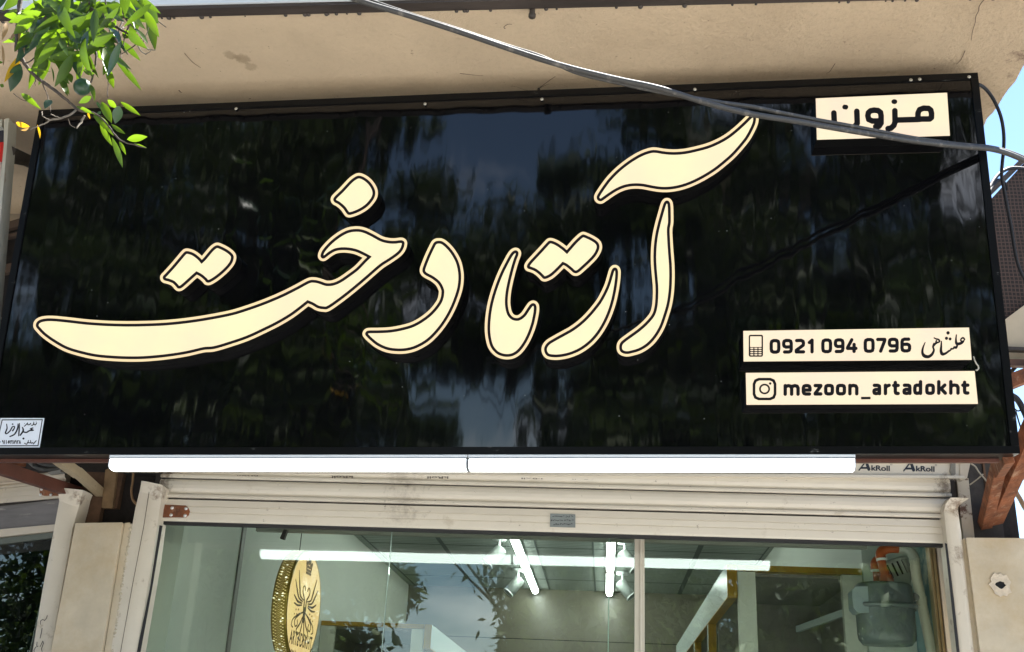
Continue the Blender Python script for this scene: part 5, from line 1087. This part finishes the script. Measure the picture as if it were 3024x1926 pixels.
def lf(x0, y0, x1, y1, wpx, mi, dy=0.0, bend=None, tilt=None):
    a = bp_(x0, y0, dy); b = bp_(x1, y1, dy + rnd.uniform(-.02, .02)); vd = (a - Vector(CAM)).normalized()
    n = -vd + Vector((rnd.uniform(-.5, .5), rnd.uniform(-.3, .3), rnd.uniform(-.2, .6))) * (1 if tilt is None else tilt)
    leaf(LV, a, b, wpx * (a - Vector(CAM)).length / F_PX, n, mi, rnd.uniform(-.1, .14) if bend is None else bend)
# leaves seen one by one: base, tip, width in the picture, kind
for q in [(140, 160, 108, 234, 30, 0), (200, 215, 212, 245, 22, 0), (175, 215, 200, 285, 26, 0), (172, 216, 205, 280, 20, 0), (205, 130, 240, 240, 26, 2), (225, 120, 262, 190, 22, 0), (238, 130, 292, 232, 22, 0), (296, 85, 352, 172, 28, 0), (302, 128, 318, 222, 34, 1), (315, 195, 336, 262, 24, 1), (338, 172, 418, 268, 20, 0), (230, 88, 312, 108, 40, 0), (340, 95, 380, 165, 14, 2), (398, 82, 438, 132, 20, 0), (62, 276, 122, 324, 20, 1), (152, 296, 132, 322, 26, 2), (172, 218, 205, 250, 20, 1), (395, 45, 470, 66, 22, 0), (360, 45, 470, 70, 24, 0),
          (355, 300, 415, 342, 18, 1), (225, 314, 280, 338, 14, 1), (270, 285, 232, 305, 22, 0), (266, 250, 280, 300, 16, 0), (318, 295, 345, 320, 20, 1), (300, 300, 330, 365, 30, 1), (352, 312, 340, 366, 34, 2), (276, 340, 336, 402, 26, 1), (295, 368, 332, 432, 18, 1), (328, 366, 370, 396, 16, 1), (375, 412, 436, 404, 26, 1), (330, 405, 362, 496, 20, 0), (352, 418, 372, 458, 13, 1), (395, 424, 434, 437, 5, 1), (285, 300, 300, 325, 10, 2), (290, 330, 296, 338, 14, 2),
          (48, 100, 10, 190, 0, 0), (105, 118, 62, 130, 14, 1), (120, 120, 80, 140, 18, 0), (60, 188, 30, 272, 40, 2), (38, 35, 140, 58, 20, 0), (55, 100, 90, 60, 22, 0), (85, 40, 118, 30, 26, 1), (125, 0, 160, 40, 24, 0), (150, 30, 205, 80, 20, 1), (140, 70, 205, 130, 34, 0), (205, 60, 235, 58, 24, 2), (205, 70, 228, 118, 26, 2), (230, 40, 300, 2, 14, 1), (270, 15, 262, 62, 18, 0), (285, 20, 315, 32, 40, 1), (300, 45, 330, 60, 20, 1), (340, 5, 362, 62, 26, 1), (375, 30, 390, 60, 24, 1), (395, 15, 430, 45, 40, 2), (405, 8, 438, 20, 30, 1), (420, 30, 462, 62, 34, 0), (438, 25, 468, 70, 34, 0), (362, 92, 382, 112, 30, 1), (335, 110, 362, 130, 26, 0), (340, 70, 310, 82, 24, 1), (175, 138, 190, 160, 26, 1), (145, 160, 170, 190, 22, 1), (242, 140, 270, 158, 30, 1), (245, 208, 280, 218, 20, 0), (80, 205, 150, 212, 12, 1), (150, 196, 158, 244, 8, 0), (215, 150, 210, 210, 22, 0), (128, 140, 170, 160, 24, 0), (105, 140, 150, 120, 26, 0), (60, 128, 105, 122, 14, 1)]:
    if q[4]: lf(*q[:6])
for i in range(150):                                             # the crowded part of the branch
    x = rnd.gauss(225, 95); y = rnd.gauss(55, 62)
    if not (55 < x < 455 and -60 < y < 190) or y > 225 - abs(x - 220) * .6: continue
    a = rnd.uniform(.1, 1) * math.pi; L = rnd.uniform(65, 125)
    lf(x, y, x + math.cos(a) * L, y + abs(math.sin(a)) * L, rnd.uniform(20, 36), rnd.choice((0, 0, 1, 0, 1, 2)), rnd.uniform(-.14, .10))
for i in range(120):                                            # and the rest of it above the picture
    x = rnd.uniform(-150, 420); y = rnd.uniform(-420, -40); a = rnd.uniform(0, 2 * math.pi); L = rnd.uniform(55, 105)
    lf(x, y, x + math.cos(a) * L, y + math.sin(a) * L, rnd.uniform(18, 38), rnd.choice((0, 0, 1, 2)), rnd.uniform(-.25, .25))
for q in [(66, 158, 12, 244, 22, 3), (88, 374, 47, 362, 18, 3), (86, 376, 60, 384, 10, 4), (110, 368, 118, 410, 8, 3), (258, 330, 266, 352, 7, 3), (20, 66, 6, 120, 16, 4), (6, 130, 10, 195, 9, 4), (48, 92, 30, 120, 12, 4), (58, 60, 52, 130, 12, 4), (62, 130, 72, 160, 10, 4), (0, 180, -4, 190, 20, 1), (0, 250, 12, 256, 12, 1)]:
    lf(*q[:6])
LV.build('foliage', [M_L1, M_L2, M_L3, M_L4, M_L5], ct)
# the limb the twigs hang from and the stem down to the pavement, left of the picture
base = Vector((-3.9, BY - 1.3, .12)); top = Vector((-3.3, BY - .6, 4.9))
mw[0].tube(path3([base, (-3.95, BY - 1.25, 1.6), (-3.9, BY - 1.1, 3.4), top, (-2.2, BY - .1, 5.1), (-1.1, BY, 4.9), bp_(120, -240)], 5), np.linspace(.08, .007, 31).tolist(), 10)
for x, y in ((66, -40), (232, -30), (390, -10), (200, -40), (150, -40)): mw[0].tube(path3([bp_(120, -240), bp_((x + 120) / 2, -120), bp_(x, y)], 4), .006, 7)
mw[0].build('branch', M_BK, ct); mw[1].build('dry_twig', M_DRY, ct)
M_FR = mat('green_citrus', (.022, .060, .028), .32, bump=.12, bscale=260)
for x, y, r in ((115, 83, 21), (243, 257, 23)):
    p = bp_(x, y, .01); R0 = r * (p - Vector(CAM)).length / F_PX
    m = MB(); m.lathe([(R0 * math.sin(t), R0 * 1.02 * math.cos(t)) for t in np.linspace(.02, math.pi - .02, 14)], p, (.1, .1, 1), 22); m.build('fruit', M_FR, ct)

# ================================================================ across the street (seen in the glossy sign and in the glass)
def street_tree(label, x, y, h, trunk_h, crown, nleaf, size, seed, mats, r0=.13, kind='lance'):
    r = np.random.default_rng(seed); rn = random.Random(seed)
    t = thing('street_tree', label, 'tree', 'trees across the street')
    m = MB(); m.tube(path3([(x, y, 0), (x + rn.uniform(-.1, .1), y, trunk_h * .5), (x + rn.uniform(-.2, .2), y, trunk_h), (x + rn.uniform(-.3, .3), y, h * .8)], 5), np.linspace(r0, r0 * .25, 16).tolist(), 10)
    blobs = []
    for (cx, cz, rx, rz, n) in crown:
        for k in range(n):
            v = r.normal(size=3); v /= np.linalg.norm(v); q = r.uniform(.35, 1) ** .6
            blobs.append((x + cx + v[0] * rx * q, y + v[1] * rx * .75 * q, cz + v[2] * rz * q))
    for b in blobs[::3]: m.tube(path3([(x, y, trunk_h + rn.uniform(-.3, .5)), ((x + b[0]) / 2, (y + b[1]) / 2, (trunk_h + b[2]) / 2 + .2), b], 3), [.035, .03, .027, .022, .018, .014, .008], 6)
    m.build('trunk', M_BK, t)
    per = nleaf // len(blobs); C = []; 
    for b in blobs:
        rad = r.uniform(.28, .55)
        p = r.normal(size=(per, 3)) * rad * np.array([.55, .55, .45]) + np.array(b); C.append(p)
    C = np.vstack(C); n = len(C)
    D = r.normal(size=(n, 3)); D[:, 2] -= .5; D /= np.linalg.norm(D, axis=1)[:, None]
    N = r.normal(size=(n, 3)); S = np.cross(D, N); S /= np.linalg.norm(S, axis=1)[:, None]; N = np.cross(S, D)
    L = r.uniform(.7, 1.25, n)[:, None] * size; Wd = L * r.uniform(.32, .5, n)[:, None] * .5
    V = np.empty((n, 6, 3)); V[:, 0] = C; V[:, 1] = C + D * L * .4 - S * Wd + N * Wd * .3; V[:, 2] = C + D * L * .4 + S * Wd + N * Wd * .3; V[:, 3] = C + D * L - N * L * .1; V[:, 4] = C + D * L * .4; V[:, 5] = C + D * L * .7
    me = bpy.data.meshes.new('crown'); F = (np.arange(n)[:, None, None] * 6 + np.array([[0, 4, 1], [0, 2, 4], [4, 3, 1], [4, 2, 3]])[None]).reshape(-1, 3)
    me.vertices.add(n * 6); me.vertices.foreach_set('co', V.reshape(-1).astype(np.float32))
    me.loops.add(len(F) * 3); me.loops.foreach_set('vertex_index', F.reshape(-1).astype(np.int32)); me.polygons.add(len(F))
    me.polygons.foreach_set('loop_start', (np.arange(len(F)) * 3).astype(np.int32)); me.polygons.foreach_set('loop_total', np.full(len(F), 3, np.int32))
    for mm in mats: me.materials.append(mm)
    me.polygons.foreach_set('material_index', np.repeat(r.choice(len(mats), n, p=[.55, .45] if len(mats) == 2 else None), 4).astype(np.int32)); me.update(calc_edges=True)
    o = bpy.data.objects.new('crown', me); COL.objects.link(o); o.parent = t
    return t
T1 = mat('street_leaf_dark', (.014, .032, .006), .5, transl=.2); T2 = mat('street_leaf_light', (.042, .072, .004), .5, transl=.25)
TR = [('tall leafy tree across the street, reflected just left of the sky gap', -5.7, -11.5, 9.6, 1.4, [(0, 3.0, 2.3, 1.6, 34), (.1, 5.8, 2.4, 1.7, 34), (-.2, 8.4, 1.9, 1.2, 18), (1.7, 6.9, 1.3, 2.2, 26), (2.2, 3.6, .55, .9, 8)], 42000, .17, 1),
      ('tall leafy tree across the street, reflected at the left end of the sign', -10.0, -11.8, 9.8, 1.4, [(0, 3.0, 2.5, 1.6, 34), (0, 5.8, 2.6, 1.7, 34), (.2, 8.6, 2.1, 1.3, 18), (2.2, 5.6, 1.2, 2.4, 24)], 36000, .18, 2),
      ('tall dense tree across the street, reflected just right of the sky gap', .95, -11.4, 9.8, 1.4, [(0, 3.0, 2.3, 1.6, 34), (-.1, 5.8, 2.4, 1.7, 34), (.3, 8.6, 2.0, 1.3, 18), (-1.9, 4.0, .7, 1.3, 10)], 34000, .17, 3),
      ('tall dense tree across the street, reflected behind the small light boxes', 5.4, -11.8, 9.8, 1.4, [(0, 3.0, 2.5, 1.6, 34), (0, 5.8, 2.6, 1.7, 34), (0, 8.6, 2.2, 1.3, 18), (-2.2, 5.6, 1.1, 2.4, 24)], 36000, .18, 4),
      ('big dark tree of the second row, reflected left of the sky gap', -8.3, -15.2, 11.5, 1.4, [(0, 4.0, 2.6, 2.2, 26), (0, 8.5, 2.6, 2.6, 30)], 15000, .30, 9),
      ('big dark tree of the second row, reflected right of the sky gap', 1.3, -15.3, 11.5, 1.4, [(0, 4.0, 3.2, 2.2, 26), (0, 8.5, 3.0, 2.6, 30)], 15000, .30, 10),
      ('big dark tree of the second row, reflected at the right end of the sign', 6.6, -15.2, 11.5, 1.4, [(0, 4.0, 3.0, 2.2, 26), (0, 8.5, 2.8, 2.6, 30)], 15000, .30, 11),
      ('big dark tree of the second row, reflected at the left end of the sign', -13.3, -15.2, 11.5, 1.4, [(0, 4.0, 3.0, 2.2, 26), (0, 8.5, 2.8, 2.6, 30)], 15000, .30, 12),
      ('slender leaning tree across the street whose thin crown bridges the sky gap', -.9, -12.4, 7.4, 2.6, [(-1.0, 6.2, 1.1, 1.0, 20), (-1.6, 5.3, 1.2, .5, 8)], 13000, .17, 5),
      ('small broad-leaved tree on the near kerb behind the viewer', 1.75, -6.6, 4.6, 1.9, [(0, 3.5, 1.0, .8, 12)], 1500, .2, 6),
      ('broad-leaved tree on the near kerb left of the viewer', -3.4, -6.4, 4.6, 1.9, [(.1, 3.4, 1.0, .9, 14), (.9, 3.9, .5, .4, 4)], 2600, .19, 13),
      ('young broad-leaved tree on the near kerb right behind the viewer', -.25, -6.9, 4.0, 1.7, [(0, 2.9, .8, .7, 12)], 1700, .19, 14),
      ('bushy evergreen tree on the near pavement left of the shops', -6.4, -2.0, 5.6, .9, [(0, 2.2, 1.2, 1.1, 26), (0, 3.8, 1.3, 1.2, 22), (0, 5.2, 1.2, .9, 14)], 22000, .11, 7),
      ('large tree far along the pavement left of the shops', -11.5, -4.2, 7.0, 1.2, [(0, 3.4, 2.2, 2.0, 30), (0, 5.4, 1.8, 1.2, 14)], 14000, .15, 8)]
for lb, x, y, h, th, cr, nl, sz, sd_ in TR: street_tree(lb, x, y, h, th, cr, nl, sz, sd_, [T1, T2])
ob = thing('opposite_house', 'low pale house across the street seen only as a reflection in the gap between trees', 'house')
m = MB(); m.box((-5, -20, 0), (6, -16.2, 3.0)); m.build('wall', mat('opposite_render', (.55, .53, .49), .8, var=.08, vscale=1.5), ob)
m = MB(); m.box((-5.3, -20.2, 3.0), (6.3, -15.9, 3.25)); m.build('roof', M_GALV, ob)
for x in (-3.2, -.9, 1.4, 3.7):
    m = MB(); m.box((x, -16.21, 1.0), (x + 1.1, -16.12, 2.2)); w_ = m.build('window', M_DARK, ob)
wm = tag(MB().box((-60, -13.9, 0), (60, -13.7, 2.2)).build('boundary_wall', mat('brick_wall', (.30, .20, .14), .85, var=.2, vscale=6)), 'low brick boundary wall behind the trees across the street', 'wall')
for z, yy in ((6.3, -9.6), (5.9, -9.4), (5.5, -9.5)):
    pts = [(-30, yy, z)] + [(x, yy, z - .5 * math.cos(x / 30 * math.pi / 2)) for x in range(-24, 30, 6)] + [(30, yy, z)]
    m = MB(); m.tube(path3(pts, 4), .007, 6); tag(m.build('overhead_wire', M_CK), 'black overhead wire along the street reflected in the sky gap', 'cable', 'overhead street wires')
